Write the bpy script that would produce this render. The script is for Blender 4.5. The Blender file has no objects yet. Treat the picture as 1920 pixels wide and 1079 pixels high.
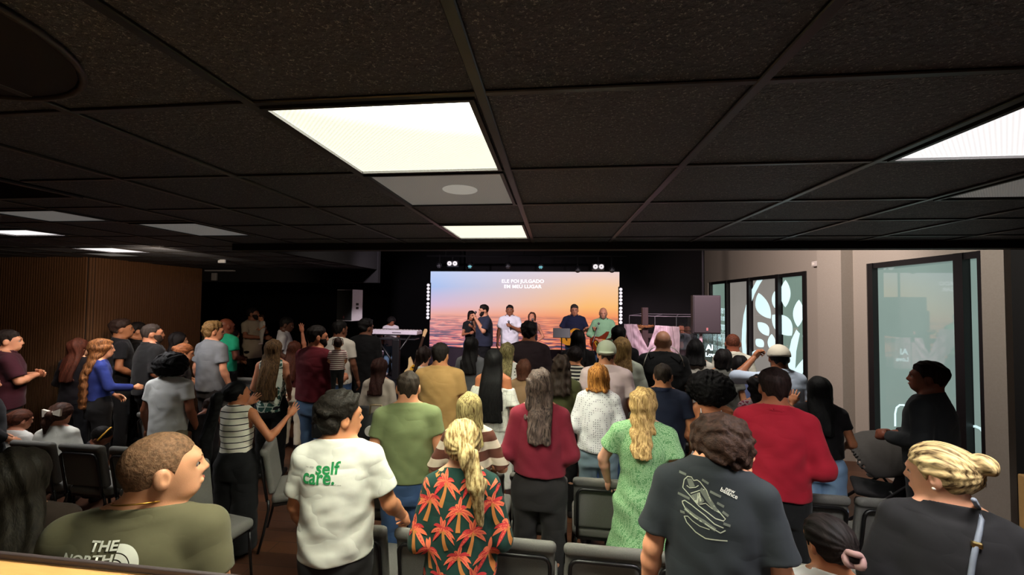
import bpy, bmesh, math, random
import numpy as np
from mathutils import Vector, Matrix, Euler
from mathutils.bvhtree import BVHTree

# ------------------------------------------------------------------ camera, world, exposure, big lights
SC = bpy.context.scene
COL = SC.collection
CAM_Z = 2.25
F_PX = 750.0
cam_d = bpy.data.cameras.new('camera')
cam_d.sensor_width = 36.0
cam_d.lens = 36.0 * F_PX / 1920.0
cam_d.clip_start = 0.05
cam = bpy.data.objects.new('camera', cam_d)
COL.objects.link(cam)
cam.location = (0, 0, CAM_Z)
CAM_R = (Matrix.Rotation(math.radians(6.0), 3, 'Z') @ Matrix.Rotation(math.radians(91.8), 3, 'X') @ Matrix.Rotation(math.radians(.6), 3, 'Z'))
cam.rotation_euler = CAM_R.to_euler('XYZ')
SC.camera = cam
SC.view_settings.view_transform = 'Standard'
SC.view_settings.look = 'None'
SC.view_settings.gamma = 1.0
SC.view_settings.use_curve_mapping = False
SC.view_settings.exposure = 0.0
world = bpy.data.worlds.new('world')
SC.world = world
world.use_nodes = True
world.node_tree.nodes['Background'].inputs[0].default_value = (0.55, 0.6, 0.7, 1)
world.node_tree.nodes['Background'].inputs[1].default_value = 0.02
PANEL_DOWN = 54.0     # radiance of a lit troffer straight down
PANEL_SIDE = 1.0      # and seen along the ceiling

def spot(name, loc, target, power, color, angle=50, size=0.08, blend=0.5):
    l = bpy.data.lights.new(name, 'SPOT')
    l.energy = power; l.color = color; l.spot_size = math.radians(angle); l.spot_blend = blend
    l.shadow_soft_size = size
    o = bpy.data.objects.new(name, l); COL.objects.link(o)
    o.location = loc
    o.rotation_euler = (Vector(target) - Vector(loc)).to_track_quat('-Z', 'Y').to_euler()
    return o
# stage wash lamps hung behind the ceiling beam, and spots without fixtures for the walls and the crowd
spot('stage_lamp', (-2.6, 5.3, 3.5), (-2.4, 9.2, 1.5), 430, (1.0, 0.86, 0.95), 72)
spot('stage_lamp', (1.2, 5.3, 3.5), (0.6, 9.2, 1.5), 330, (1.0, 0.88, 0.92), 60)
spot('stage_lamp', (3.0, 5.6, 3.5), (2.9, 9.0, 1.3), 420, (1.0, 0.72, 0.86), 52)
spot('wall_fill', (-4.3, 3.9, 2.7), (-6.8, 6.2, 1.4), 110, (1.0, 0.8, 0.6), 100)
spot('house_lamp', (-2.2, 4.6, 3.9), (-2.4, 5.9, 1.3), 190, (1.0, 0.9, 0.78), 100)
spot('wall_fill', (1.6, 5.6, 3.9), (4.3, 7.6, 2.2), 400, (1.0, 0.84, 0.78), 100)  # added fill to brighten the right wall, no fixture there
spot('wall_fill', (1.9, 4.15, 3.5), (4.3, 5.3, 1.7), 190, (1.0, 0.93, 0.84), 120)  # second added fill, for the near part of the right wall
spot('house_lamp', (1.3, 4.5, 3.9), (1.0, 5.7, 1.3), 150, (1.0, 0.92, 0.86), 110)

def ray(px, py):
    v = Vector(((px - 960.0) / F_PX, (539.5 - py) / F_PX, -1.0))
    return CAM_R @ v
def at(px, py, Y):
    """point on the sight line of photograph pixel (px,py) at room depth Y"""
    v = ray(px, py)
    return Vector((0, 0, CAM_Z)) + v * (Y / v.y)

# ------------------------------------------------------------------ materials
def lin(c):
    return tuple(((v / 255.0) / 12.92 if v / 255.0 <= 0.04045 else ((v / 255.0 + 0.055) / 1.055) ** 2.4) for v in c)
MATS = {}
class NT:
    def __init__(s, name):
        s.m = bpy.data.materials.new(name); s.m.use_nodes = True
        s.t = s.m.node_tree; s.b = s.t.nodes['Principled BSDF']
    def n(s, typ, **kw):
        nd = s.t.nodes.new(typ)
        for k, v in kw.items():
            if k.startswith('i_'):
                key = k[2:]
                nd.inputs[int(key) if key.isdigit() else key.replace('_', ' ')].default_value = v
            else: setattr(nd, k, v)
        return nd
    def l(s, a, b): s.t.links.new(a, b)
    def math(s, op, a, b=None, clamp=False):
        nd = s.t.nodes.new('ShaderNodeMath'); nd.operation = op; nd.use_clamp = clamp
        for i, v in enumerate((a, b)):
            if v is None: continue
            if isinstance(v, (int, float)): nd.inputs[i].default_value = v
            else: s.l(v, nd.inputs[i])
        return nd.outputs[0]
    def mix(s, f, a, b):
        nd = s.t.nodes.new('ShaderNodeMix'); nd.data_type = 'RGBA'
        if isinstance(f, (int, float)): nd.inputs[0].default_value = f
        else: s.l(f, nd.inputs[0])
        for k, v in ((6, a), (7, b)):
            if isinstance(v, tuple): nd.inputs[k].default_value = (v + (1,))[:4]
            else: s.l(v, nd.inputs[k])
        return nd.outputs[2]
    def coords(s): return s.n('ShaderNodeTexCoord').outputs['Object']
    def scaled(s, sx, sy, sz, rot=(0, 0, 0)):
        mp = s.n('ShaderNodeMapping'); mp.inputs['Scale'].default_value = (sx, sy, sz); mp.inputs['Rotation'].default_value = rot
        s.l(s.coords(), mp.inputs[0]); return mp.outputs[0]
    def noise(s, vec, scale=5, detail=3, rough=.5):
        nd = s.n('ShaderNodeTexNoise'); nd.inputs['Scale'].default_value = scale
        nd.inputs['Detail'].default_value = detail; nd.inputs['Roughness'].default_value = rough
        s.l(vec, nd.inputs['Vector']); return nd.outputs[0]
    def step(s, v, a, b):
        nd = s.n('ShaderNodeMapRange'); nd.inputs[1].default_value = a; nd.inputs[2].default_value = b
        s.l(v, nd.inputs[0]); return nd.outputs[0]
    def bump(s, h, strength=.3, dist=.01):
        nd = s.n('ShaderNodeBump'); nd.inputs['Strength'].default_value = strength
        nd.inputs['Distance'].default_value = dist; s.l(h, nd.inputs['Height'])
        s.l(nd.outputs[0], s.b.inputs['Normal'])
    def base(s, c, rough=.8, spec=.3, metal=0):
        if isinstance(c, tuple): s.b.inputs['Base Color'].default_value = (c + (1,))[:4]
        else: s.l(c, s.b.inputs['Base Color'])
        s.b.inputs['Roughness'].default_value = rough
        s.b.inputs['Specular IOR Level'].default_value = spec
        s.b.inputs['Metallic'].default_value = metal
def plain(name, rgb, rough=.6, spec=.4, metal=0, var=.12, scale=30):
    if name in MATS: return MATS[name]
    t = NT(name); c = lin(rgb)
    n = t.noise(t.coords(), scale, 4)
    t.base(t.mix(n, tuple(v * (1 - var) for v in c), tuple(min(1, v * (1 + var)) for v in c)), rough, spec, metal)
    MATS[name] = t.m; return t.m
def emit(name, rgb, strength=1.0):
    if name in MATS: return MATS[name]
    t = NT(name); c = lin(rgb)
    t.base(c, .5)
    t.b.inputs['Emission Color'].default_value = c + (1,)
    t.b.inputs['Emission Strength'].default_value = strength
    MATS[name] = t.m; return t.m
def skin(rgb):
    k = 'skin_%d_%d_%d' % rgb
    if k in MATS: return MATS[k]
    t = NT(k); c = lin(rgb)
    n = t.noise(t.coords(), 14, 4)
    t.base(t.mix(n, tuple(v * .86 for v in c), (min(1, c[0] * 1.12), c[1] * 1.04, c[2] * 1.02)), .5, .35)
    n2 = t.noise(t.coords(), 320, 2)
    t.bump(n2, .12, .002)
    t.b.inputs['Subsurface Weight'].default_value = .06
    t.b.inputs['Subsurface Radius'].default_value = (.01, .004, .002)
    MATS[k] = t.m; return t.m
def hairmat(rgb, rgb2=None, curly=False, rot=0.0):
    k = 'hair_%d_%d_%d_%s_%d_%d' % (rgb + (str(rgb2), curly, int(rot)))
    if k in MATS: return MATS[k]
    t = NT('hair_%d' % len(MATS)); c = lin(rgb); c2 = lin(rgb2) if rgb2 else tuple(min(1, v * 1.8 + .003) for v in c)
    if curly is True:
        n = t.noise(t.coords(), 70, 4, .6)
    elif curly == 2:
        ma = t.n('ShaderNodeMapping'); ma.inputs['Rotation'].default_value = (0, 0, math.radians(rot)); t.l(t.coords(), ma.inputs[0])
        mb_ = t.n('ShaderNodeMapping'); mb_.inputs['Scale'].default_value = (110, 12, 34); t.l(ma.outputs[0], mb_.inputs[0])
        n = t.noise(mb_.outputs[0], 1.0, 3, .55)
    else:
        w = t.noise(t.coords(), 6, 2)
        sc = t.scaled(105, 105, 7)
        add = t.n('ShaderNodeVectorMath', operation='ADD'); t.l(sc, add.inputs[0])
        sp = t.n('ShaderNodeCombineXYZ'); t.l(t.math('MULTIPLY', w, 9.0), sp.inputs[0]); t.l(t.math('MULTIPLY', w, 7.0), sp.inputs[1])
        t.l(sp.outputs[0], add.inputs[1])
        n = t.noise(add.outputs[0], 1.0, 4, .62)
    f = t.step(n, .36, .66)
    t.base(t.mix(f, tuple(v * .6 for v in c), c2), .6, .14)
    t.bump(n, .8, .008 if curly is True else .004)
    MATS[k] = t.m; return t.m
def cloth(key, rgb, pattern=None, rgb2=(20, 20, 20), p=1.0, q=.5, rough=.85, wrinkle=.5):
    if key in MATS: return MATS[key]
    t = NT('cloth_' + key); c = lin(rgb); c2 = lin(rgb2)
    co = t.coords()
    sep = t.n('ShaderNodeSeparateXYZ'); t.l(co, sep.inputs[0])
    col = c
    if pattern in ('hstripe', 'vstripe'):
        wob = t.noise(co, 3.0, 1)
        z = t.math('ADD', sep.outputs[2] if pattern == 'hstripe' else sep.outputs[0], t.math('MULTIPLY', wob, .02))
        f = t.math('LESS_THAN', t.math('FRACT', t.math('DIVIDE', z, p)), q)
        col = t.mix(f, c, c2)
    elif pattern == 'dots':
        v = t.n('ShaderNodeTexVoronoi'); v.inputs['Scale'].default_value = p; v.inputs['Randomness'].default_value = .25
        t.l(co, v.inputs['Vector'])
        col = t.mix(t.math('LESS_THAN', v.outputs['Distance'], q), c, c2)
    elif pattern == 'cells':
        v = t.n('ShaderNodeTexVoronoi', feature='DISTANCE_TO_EDGE'); v.inputs['Scale'].default_value = p
        v.inputs['Randomness'].default_value = .55; t.l(co, v.inputs['Vector'])
        col = t.mix(t.math('LESS_THAN', v.outputs[0], q), c, c2)
    elif pattern == 'blotch':
        n = t.noise(co, p, 2.5, .55)
        v = t.n('ShaderNodeTexVoronoi', feature='DISTANCE_TO_EDGE'); v.inputs['Scale'].default_value = p * 1.2
        t.l(co, v.inputs['Vector'])
        g = t.math('MULTIPLY', t.math('GREATER_THAN', n, q), t.math('GREATER_THAN', v.outputs[0], .07))
        col = t.mix(g, c, c2)
    fine = t.noise(co, 8, 3)
    dark = t.mix(fine, (.84, .84, .84), (1.06, 1.06, 1.06))
    mm = t.n('ShaderNodeMix', data_type='RGBA', blend_type='MULTIPLY'); mm.inputs[0].default_value = 1
    if isinstance(col, tuple): mm.inputs[6].default_value = col + (1,)
    else: t.l(col, mm.inputs[6])
    t.l(dark, mm.inputs[7])
    t.base(mm.outputs[2], rough, .2)
    t.b.inputs['Sheen Weight'].default_value = .05
    m1 = t.n('ShaderNodeMapping'); m1.inputs['Scale'].default_value = (1, 1, 1.9); m1.inputs['Rotation'].default_value = (.3, .6, 0)
    t.l(co, m1.inputs[0])
    nn = t.noise(m1.outputs[0], 4.2, 1.5, .4)
    rid = t.math('ABSOLUTE', t.math('SUBTRACT', nn, .5))
    t.bump(t.math('MULTIPLY', rid, 2.0), wrinkle * .8, .03)
    MATS[key] = t.m; return t.m

# ------------------------------------------------------------------ object helpers
def tag(o, label=None, cat=None, group=None, kind=None):
    if label: o['label'] = label
    if cat: o['category'] = cat
    if group: o['group'] = group
    if kind: o['kind'] = kind
    return o
def empty(name, loc=(0, 0, 0), rz=0.0):
    o = bpy.data.objects.new(name, None); COL.objects.link(o)
    o.empty_display_size = .2
    o.location = loc; o.rotation_euler = (0, 0, rz)
    return o
def thing(name, label, cat, loc=(0, 0, 0), rz=0.0, group=None):
    return tag(empty(name, loc, rz), label, cat, group)
def link_mesh(name, me, mat, parent=None):
    if mat is not None:
        for m in (mat if isinstance(mat, (list, tuple)) else [mat]): me.materials.append(m)
    o = bpy.data.objects.new(name, me); COL.objects.link(o)
    if parent is not None: o.parent = parent
    return o
def copy_tree(o, parent=None):
    c = o.copy(); COL.objects.link(c); c.parent = parent
    for ch in list(o.children): copy_tree(ch, c)
    return c
class MB:
    """collects primitives; build() links them as one mesh object"""
    def __init__(s): s.bm = bmesh.new(); s.mi = 0
    def _new(s, r):
        for f in set(f for v in r for f in v.link_faces): f.material_index = s.mi
    def box(s, c, d, rot=None, bevel=0.0, seg=2):
        r = bmesh.ops.create_cube(s.bm, size=1.0)['verts']
        M = Matrix.Translation(c) @ (rot.to_4x4() if rot is not None else Matrix.Identity(4)) @ Matrix.Diagonal((d[0], d[1], d[2], 1))
        bmesh.ops.transform(s.bm, matrix=M, verts=r); s._new(r)
        if bevel > 0:
            es = list(set(e for v in r for e in v.link_edges))
            bmesh.ops.bevel(s.bm, geom=es, offset=bevel, segments=seg, affect='EDGES', profile=.5)
        return s
    def cyl(s, a, b, r, r2=None, n=12):
        a = Vector(a); b = Vector(b); d = b - a
        q = bmesh.ops.create_cone(s.bm, cap_ends=True, segments=n, radius1=r, radius2=r if r2 is None else r2, depth=d.length)['verts']
        M = Matrix.Translation((a + b) / 2) @ d.to_track_quat('Z', 'Y').to_matrix().to_4x4()
        bmesh.ops.transform(s.bm, matrix=M, verts=q); s._new(q); return s
    def sph(s, c, r, u=16, v=10):
        q = bmesh.ops.create_uvsphere(s.bm, u_segments=u, v_segments=v, radius=1)['verts']
        rr = r if isinstance(r, (tuple, list)) else (r, r, r)
        bmesh.ops.transform(s.bm, matrix=Matrix.Translation(c) @ Matrix.Diagonal((rr[0], rr[1], rr[2], 1)), verts=q); s._new(q); return s
    def tube(s, pts, r, n=8, closed=False):
        pts = [Vector(p) for p in pts]; m = len(pts); rings = []
        for i, p in enumerate(pts):
            if closed: t = (pts[(i + 1) % m] - pts[i - 1])
            else: t = (pts[min(i + 1, m - 1)] - pts[max(i - 1, 0)])
            t.normalize()
            up = Vector((0, 0, 1)) if abs(t.z) < .9 else Vector((0, 1, 0))
            if i and abs(t.dot(pu)) < .95: up = pu
            x = t.cross(up).normalized(); y = x.cross(t).normalized(); pu = y
            rr = r[i] if isinstance(r, (list, tuple)) else r
            rings.append([s.bm.verts.new(p + (x * math.cos(k * 2 * math.pi / n) + y * math.sin(k * 2 * math.pi / n)) * rr) for k in range(n)])
        for i in range(m if closed else m - 1):
            a, b = rings[i], rings[(i + 1) % m]
            for k in range(n):
                f = s.bm.faces.new((a[k], a[(k + 1) % n], b[(k + 1) % n], b[k])); f.material_index = s.mi; f.smooth = True
        if not closed:
            for rg in (rings[0][::-1], rings[-1]):
                f = s.bm.faces.new(rg); f.material_index = s.mi
        return s
    def prism(s, poly, axis, lo, hi):
        """poly: 2-D outline; axis 'x','y','z' is the extrusion axis"""
        def P(u, v, w):
            return {'x': (w, u, v), 'y': (u, w, v), 'z': (u, v, w)}[axis]
        a = [s.bm.verts.new(P(u, v, lo)) for u, v in poly]; b = [s.bm.verts.new(P(u, v, hi)) for u, v in poly]
        n = len(poly)
        fs = [s.bm.faces.new(a), s.bm.faces.new(b[::-1])]
        for i in range(n): fs.append(s.bm.faces.new((a[i], b[i], b[(i + 1) % n], a[(i + 1) % n])))
        for f in fs: f.material_index = s.mi
        return s
    def build(s, name, mat, parent=None, smooth=False, loc=None):
        bmesh.ops.recalc_face_normals(s.bm, faces=s.bm.faces)
        me = bpy.data.meshes.new(name); s.bm.to_mesh(me); s.bm.free()
        if smooth: me.polygons.foreach_set('use_smooth', [True] * len(me.polygons))
        o = link_mesh(name, me, mat, parent)
        if loc is not None: o.location = loc
        return o
def struct(o): o['kind'] = 'structure'; return o

# ------------------------------------------------------------------ implicit surfaces (surface nets)
def smin(a, b, k):
    if k <= 0: return np.minimum(a, b)
    h = np.maximum(k - np.abs(a - b), 0) / k
    return np.minimum(a, b) - h * h * k * .25
def smax(a, b, k): return -smin(-a, -b, k)
def cap(a, b, ra, rb=None):
    a = np.array(a, np.float32); b = np.array(b, np.float32); rb = ra if rb is None else rb
    ba = b - a; L = float(ba @ ba) + 1e-12
    def f(P):
        dx, dy, dz = P[0] - a[0], P[1] - a[1], P[2] - a[2]
        t = np.clip((dx * ba[0] + dy * ba[1] + dz * ba[2]) / L, 0, 1)
        return np.sqrt((dx - t * ba[0]) ** 2 + (dy - t * ba[1]) ** 2 + (dz - t * ba[2]) ** 2) - (ra + (rb - ra) * t)
    return f
def ell(c, r):
    def f(P):
        x, y, z = P[0] - c[0], P[1] - c[1], P[2] - c[2]
        k0 = np.sqrt((x / r[0]) ** 2 + (y / r[1]) ** 2 + (z / r[2]) ** 2) + 1e-6
        k1 = np.sqrt((x / r[0] ** 2) ** 2 + (y / r[1] ** 2) ** 2 + (z / r[2] ** 2) ** 2) + 1e-6
        return k0 * (k0 - 1) / k1
    return f
def loft(tab, kc=.02, sq=2.0):
    """tab rows (z, a, b, cx, cy): elliptical cross-sections"""
    t = np.array(sorted(tab), np.float64)
    zz = np.linspace(t[0, 0], t[-1, 0], 96)
    cols = []
    for j in range(1, 5):
        v = np.interp(zz, t[:, 0], t[:, j])
        ker = np.hanning(13); ker /= ker.sum()
        v = np.convolve(np.pad(v, 6, mode='edge'), ker, 'valid'); cols.append(v)
    def f(P):
        z = np.clip(P[2], zz[0], zz[-1])
        a, b, cx, cy = (np.interp(z, zz, c) for c in cols)
        X = np.abs(P[0] - cx) / a; Y = np.abs(P[1] - cy) / b
        q = (X ** sq + Y ** sq) ** (1.0 / sq)
        d = (q - 1) * np.minimum(a, b) * (1 + .25 * np.clip(1 - q, 0, 1))
        return smax(smax(d, P[2] - zz[-1], kc), zz[0] - P[2], kc)
    return f
def U(fs, k=.03):
    def f(P):
        d = fs[0](P)
        for g in fs[1:]: d = smin(d, g(P), k)
        return d
    return f
def surface(f, lo, hi, res):
    lo = np.array(lo, float); hi = np.array(hi, float)
    B = 4; nb = np.ceil((hi - lo) / (res * B)).astype(int) + 1
    cc = [lo[i] + (np.arange(nb[i]) + .5) * res * B for i in range(3)]
    X, Y, Z = np.meshgrid(*cc, indexing='ij')
    Fc = f((X.ravel().astype(np.float32), Y.ravel().astype(np.float32), Z.ravel().astype(np.float32))).reshape(X.shape)
    act = np.abs(Fc) < res * B * 1.45
    n = nb * B + 1
    up = act.repeat(B, 0).repeat(B, 1).repeat(B, 2)
    m = np.zeros(n, bool)
    for i in (0, 1):
        for j in (0, 1):
            for k in (0, 1):
                m[i:n[0] - 1 + i, j:n[1] - 1 + j, k:n[2] - 1 + k] |= up
    F = np.full(n, 1.0, np.float32)
    F[:-1, :-1, :-1] = np.where(Fc < 0, -1, 1).repeat(B, 0).repeat(B, 1).repeat(B, 2)
    ix = np.argwhere(m)
    P = lo + ix * res
    F[m] = f((P[:, 0].astype(np.float32), P[:, 1].astype(np.float32), P[:, 2].astype(np.float32)))
    F[0] = F[-1] = 1; F[:, 0] = F[:, -1] = 1; F[:, :, 0] = F[:, :, -1] = 1
    S = F < 0
    cnt = np.zeros(n - 1, np.int8)
    for i in (0, 1):
        for j in (0, 1):
            for k in (0, 1):
                cnt += S[i:n[0] - 1 + i, j:n[1] - 1 + j, k:n[2] - 1 + k]
    cells = np.argwhere((cnt > 0) & (cnt < 8))
    if len(cells) == 0: return np.zeros((0, 3)), np.zeros((0, 4), int)
    idx = np.full(n - 1, -1, np.int64); idx[tuple(cells.T)] = np.arange(len(cells))
    acc = np.zeros((len(cells), 3)); w = np.zeros(len(cells))
    for ax in range(3):
        o1, o2 = [a for a in range(3) if a != ax]
        for u in (0, 1):
            for v in (0, 1):
                a = cells.copy(); a[:, o1] += u; a[:, o2] += v
                b = a.copy(); b[:, ax] += 1
                fa = F[tuple(a.T)].astype(float); fb = F[tuple(b.T)].astype(float)
                c = (fa < 0) != (fb < 0)
                t = np.where(c, fa / (fa - fb + 1e-12), 0)
                p = a.astype(float); p[:, ax] += t
                acc += p * c[:, None]; w += c
    V = lo + acc / w[:, None] * res
    quads = []
    for ax in range(3):
        o1, o2 = (ax + 1) % 3, (ax + 2) % 3
        sl = [slice(None)] * 3; sl2 = [slice(None)] * 3
        sl[ax] = slice(0, -1); sl2[ax] = slice(1, None)
        A = S[tuple(sl)]; Bq = S[tuple(sl2)]
        e = np.argwhere(A != Bq)
        e = e[(e[:, o1] > 0) & (e[:, o2] > 0) & (e[:, o1] < n[o1] - 1) & (e[:, o2] < n[o2] - 1)]
        flip = S[tuple(e.T)]
        def cid(d1, d2):
            q = e.copy(); q[:, o1] -= d1; q[:, o2] -= d2; return idx[tuple(q.T)]
        q = np.stack([cid(1, 1), cid(0, 1), cid(0, 0), cid(1, 0)], 1)
        q[~flip] = q[~flip][:, ::-1]
        quads.append(q)
    Q = np.concatenate(quads); Q = Q[(Q >= 0).all(1)]
    return V, Q
def arr_mesh(name, V, Q):
    me = bpy.data.meshes.new(name)
    me.vertices.add(len(V)); me.vertices.foreach_set('co', np.asarray(V, np.float32).ravel())
    me.loops.add(len(Q) * 4); me.loops.foreach_set('vertex_index', np.asarray(Q, np.int32).ravel())
    me.polygons.add(len(Q)); me.polygons.foreach_set('loop_start', np.arange(0, len(Q) * 4, 4, dtype=np.int32))
    me.polygons.foreach_set('loop_total', np.full(len(Q), 4, np.int32))
    me.polygons.foreach_set('use_smooth', np.ones(len(Q), bool))
    me.update(calc_edges=True); me.validate()
    return me
def joined(parts):
    Vs, Qs, n = [], [], 0
    for V, Q in parts:
        Vs.append(V); Qs.append(Q + n); n += len(V)
    return np.concatenate(Vs), np.concatenate(Qs)
def sdf_obj(name, f, lo, hi, res, mat, parent=None, scale=1.0):
    V, Q = surface(f, lo, hi, res)
    if len(V) == 0: return None
    return link_mesh(name, arr_mesh(name, V * scale, Q), mat, parent)
# ------------------------------------------------------------------ hands
def hand_mesh(curl, spread, res):
    """left hand, wrist at origin, fingers along +Z, palm facing +Y, thumb on +X side"""
    fs = [ell((0, 0, .048), (.040, .017, .052)), cap((0, 0, -.02), (0, 0, .03), .023, .026)]
    fs += [cap((.022, 0, .02), (.028, 0, .08), .015, .012), cap((-.02, 0, .02), (-.028, 0, .075), .014, .011)]
    base = U(fs, .02)
    fing = []
    for i, (x, z, L, r) in enumerate(((.030, .088, .072, .0088), (.010, .094, .080, .009), (-.011, .091, .073, .0086), (-.030, .082, .058, .0076))):
        a = curl * (1 + .08 * i); sx = spread * (1.5 - i) * .33
        p = np.array((x, 0, z - .012)); ang = 0.0; seg = (.46, .3, .26); pts = [p]
        for k, bend in enumerate((.75, 1.0, .7)):
            ang += a * bend
            d = np.array((math.sin(sx) * math.cos(ang), math.sin(ang), math.cos(sx) * math.cos(ang)))
            p = p + d * L * seg[k]; pts.append(p)
        for k in range(3): fing.append(cap(pts[k], pts[k + 1], r * (1 - .06 * k), r * (.94 - .08 * k)))
    th = [(.026, .004, .022), (.052, .012 + .02 * curl, .052), (.062 - .02 * curl, .018 + .035 * curl, .082)]
    thumb = [cap(th[0], th[1], .0135, .011), cap(th[1], th[2], .011, .0085)]
    def f(P):
        d = base(P)
        for i in range(4):
            g = fing[3 * i](P)
            for h in fing[3 * i + 1:3 * i + 3]: g = smin(g, h(P), .004)
            d = smin(d, g, .006)
        t = smin(thumb[0](P), thumb[1](P), .006)
        return smin(d, t, .012)
    return surface(f, (-.07, -.06, -.05), (.10, .13, .19), res)
HANDS = {}
def hand(kind, res):
    k = (kind, res)
    if k not in HANDS:
        HANDS[k] = hand_mesh(*{'relax': (.42, .1), 'open': (.10, .55), 'fist': (1.25, .0), 'grip': (.95, .12)}[kind], res)
    return HANDS[k]
def place_hand(kind, res, wrist, d, thumb, side):
    V, Q = hand(kind, res)
    z = Vector(d).normalized(); x = Vector(thumb); x = (x - z * x.dot(z)).normalized(); y = z.cross(x)
    if side > 0: y = -y
    M = np.array((x, y, z))          # rows: images of local axes
    W = V @ M + np.array(wrist)
    return W, (Q if side < 0 else Q[:, ::-1])      # the right hand is the mirror image of the left

# ------------------------------------------------------------------ one person
ARMS = {
    'down': ((.235, -.03, 1.14), (.262, .05, .90)),
    'front': ((.235, -.035, 1.14), (.16, .17, .985)),
    'clasp': ((.235, -.02, 1.15), (.06, .24, 1.10)),
    'fold': ((.235, .07, 1.17), (.02, .23, 1.20)),
    'lean': ((.25, .05, 1.17), (.20, .29, 1.01)),
    'mic': ((.22, .05, 1.18), (.07, .20, 1.45)),
    'chest': ((.23, .02, 1.17), (.06, .22, 1.28)),
    'up': ((.27, .10, 1.52), (.25, .13, 1.80)),
}
def wob(P, a, fx, fz, ph=0.0):
    x, y, z = P
    return a * np.sin(fx * x + .5 * fx * y + ph + 2.0 * np.sin(fz * .45 * z + ph)) * np.sin(fz * z + 3 * x + ph * 2)
SKINS = {'light': (214, 160, 130), 'fair': (226, 174, 146), 'tan': (190, 132, 98), 'brown': (140, 88, 60), 'dark': (92, 56, 40), 'red': (196, 120, 95)}
PEOPLE = []
def person(label, px, ytop, Y, sex='m', sk='light', yaw=-9, head=(0, 0, 0), hair=('short', (30, 24, 20)), top=None, bottom=None,
           arms='front', armR=None, armL=None, hands='relax', build=1.0, base=0.0, hs=1.06, sit=False, name='person', cat='person',
           lean=0.0, hx=0.0, nk=0.0, face=False, beard=None, q=1.0, loc=None, height=None, armsR=None, extra=0.0, shoes=True):
    rnd = random.Random(hash((px, ytop)) & 0xffff)
    ph = (px * 7.31 + ytop * 3.17) % 6.28
    pt = at(px, ytop, Y) if loc is None else Vector(loc)
    H = (pt.z - base - extra) if height is None else height
    zoff = .40 if sit else 0.0
    # ---- head frame
    piv = np.array((hx, -.005 + lean * .55, 1.515 - abs(lean) * .12 - nk))
    R = np.array(Euler((math.radians(head[1]), math.radians(head[2]), math.radians(-head[0])), 'XYZ').to_matrix())
    hc = np.array((0, .014, .094)) * hs
    crown = R @ (np.array((0, -.01, .116)) * hs + hc) + piv
    ztop = crown[2] + (.006 if abs(head[1]) < 12 else .022)
    s = H / (ztop - zoff) if height is None else height / 1.75
    g = 1.0 if sex == 'm' else .93
    b = build
    root = thing(name, label, cat)
    def toH(P):
        x, y, z = P[0] - piv[0], P[1] - piv[1], P[2] - piv[2]
        X = R[0, 0] * x + R[1, 0] * y + R[2, 0] * z; Yy = R[0, 1] * x + R[1, 1] * y + R[2, 1] * z; Z = R[0, 2] * x + R[1, 2] * y + R[2, 2] * z
        return ((X - hc[0]) / hs, (Yy - hc[1]) / hs, (Z - hc[2]) / hs)
    def fromH(p):
        return R @ (np.array(p) * hs + hc) + piv
    res_h = min(max(Y * .0021, .0042), .011) / s * q
    cran = ell((0, -.012, .028), (.076, .095, .088))
    fa = [ell((0, .025, -.03), (.061, .070, .086)), ell((0, .042, -.078), (.042, .044, .030)), cap((-.03, .078, .02), (.03, .078, .02), .014)]
    headU = U([cran] + fa, .03)
    nose = U([cap((0, .091, .006), (0, .105, -.026), .007, .0115), cap((-.012, .094, -.03), (.012, .094, -.03), .0085)], .01)
    lips = cap((-.018, .090, -.062), (.018, .090, -.062), .0085)
    ears = [ell((sx * .079, -.008, -.008), (.011, .021, .033)) for sx in (-1, 1)]
    hole = [ell((sx * .089, .001, -.004), (.006, .008, .014)) for sx in (-1, 1)]
    eyes = [ell((sx * .030, .094, .000), (.018, .016, .012)) for sx in (-1, 1)]
    def headF(P):
        Qh = toH(P)
        d = headU(Qh); d = smax(d, -eyes[0](Qh), .012); d = smax(d, -eyes[1](Qh), .012)
        d = smin(d, nose(Qh), .014); d = smin(d, lips(Qh), .008)
        for e, h in zip(ears, hole): d = smin(d, smax(e(Qh), -h(Qh), .006), .008)
        return d * hs
    nr = .059 * (b ** .3) if sex == 'm' else .050
    nb_ = (0, -.02 + lean * .45, 1.42); nt = fromH((0, -.022, -.03))
    neck = cap(nb_, nt, nr * 1.08, nr)
    # ---- torso
    def L(z): return lean * max(0, z - .95)
    if sex == 'm':
        tt = [(.80, .150, .105), (.92, .160, .112), (1.05, .145, .100), (1.2, .155, .108), (1.33, .168, .112), (1.42, .150, .085), (1.47, .08, .06)]
    else:
        tt = [(.80, .160, .112), (.90, .172, .118), (1.05, .125, .092), (1.2, .132, .100), (1.31, .142, .104), (1.41, .128, .078), (1.46, .07, .055)]
    shk = .007 if top else 0
    tor = [(z, a * b - shk, c * b - shk, 0, L(z) - .005) for z, a, c in tt]
    torso = loft(tor)
    shx = (.172 if sex == 'm' else .150) * (1 + (b - 1) * .8)
    shz = 1.405
    def sp(sd): return np.array((sd * shx, L(shz) - .01, shz))
    trap = [cap((sd * .03, -.020 + L(1.48), 1.492), sp(sd) + np.array((0, 0, .012)), .050, .042) for sd in (-1, 1)]
    pose = {}
    for sd, av in ((1, armR or arms), (-1, armL or arms)):
        E, W = ARMS[av] if isinstance(av, str) else av
        E = np.array((sd * (E[0] + (shx - .172)), E[1] + L(1.3), E[2])); W = np.array((sd * (W[0] + (shx - .172) * .6), W[1] + L(1.2), W[2]))
        pose[sd] = (sp(sd), E, W)
    ar = (1.0 if sex == 'm' else .86) * (1 + (b - 1) * .9)
    armf = []
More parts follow.
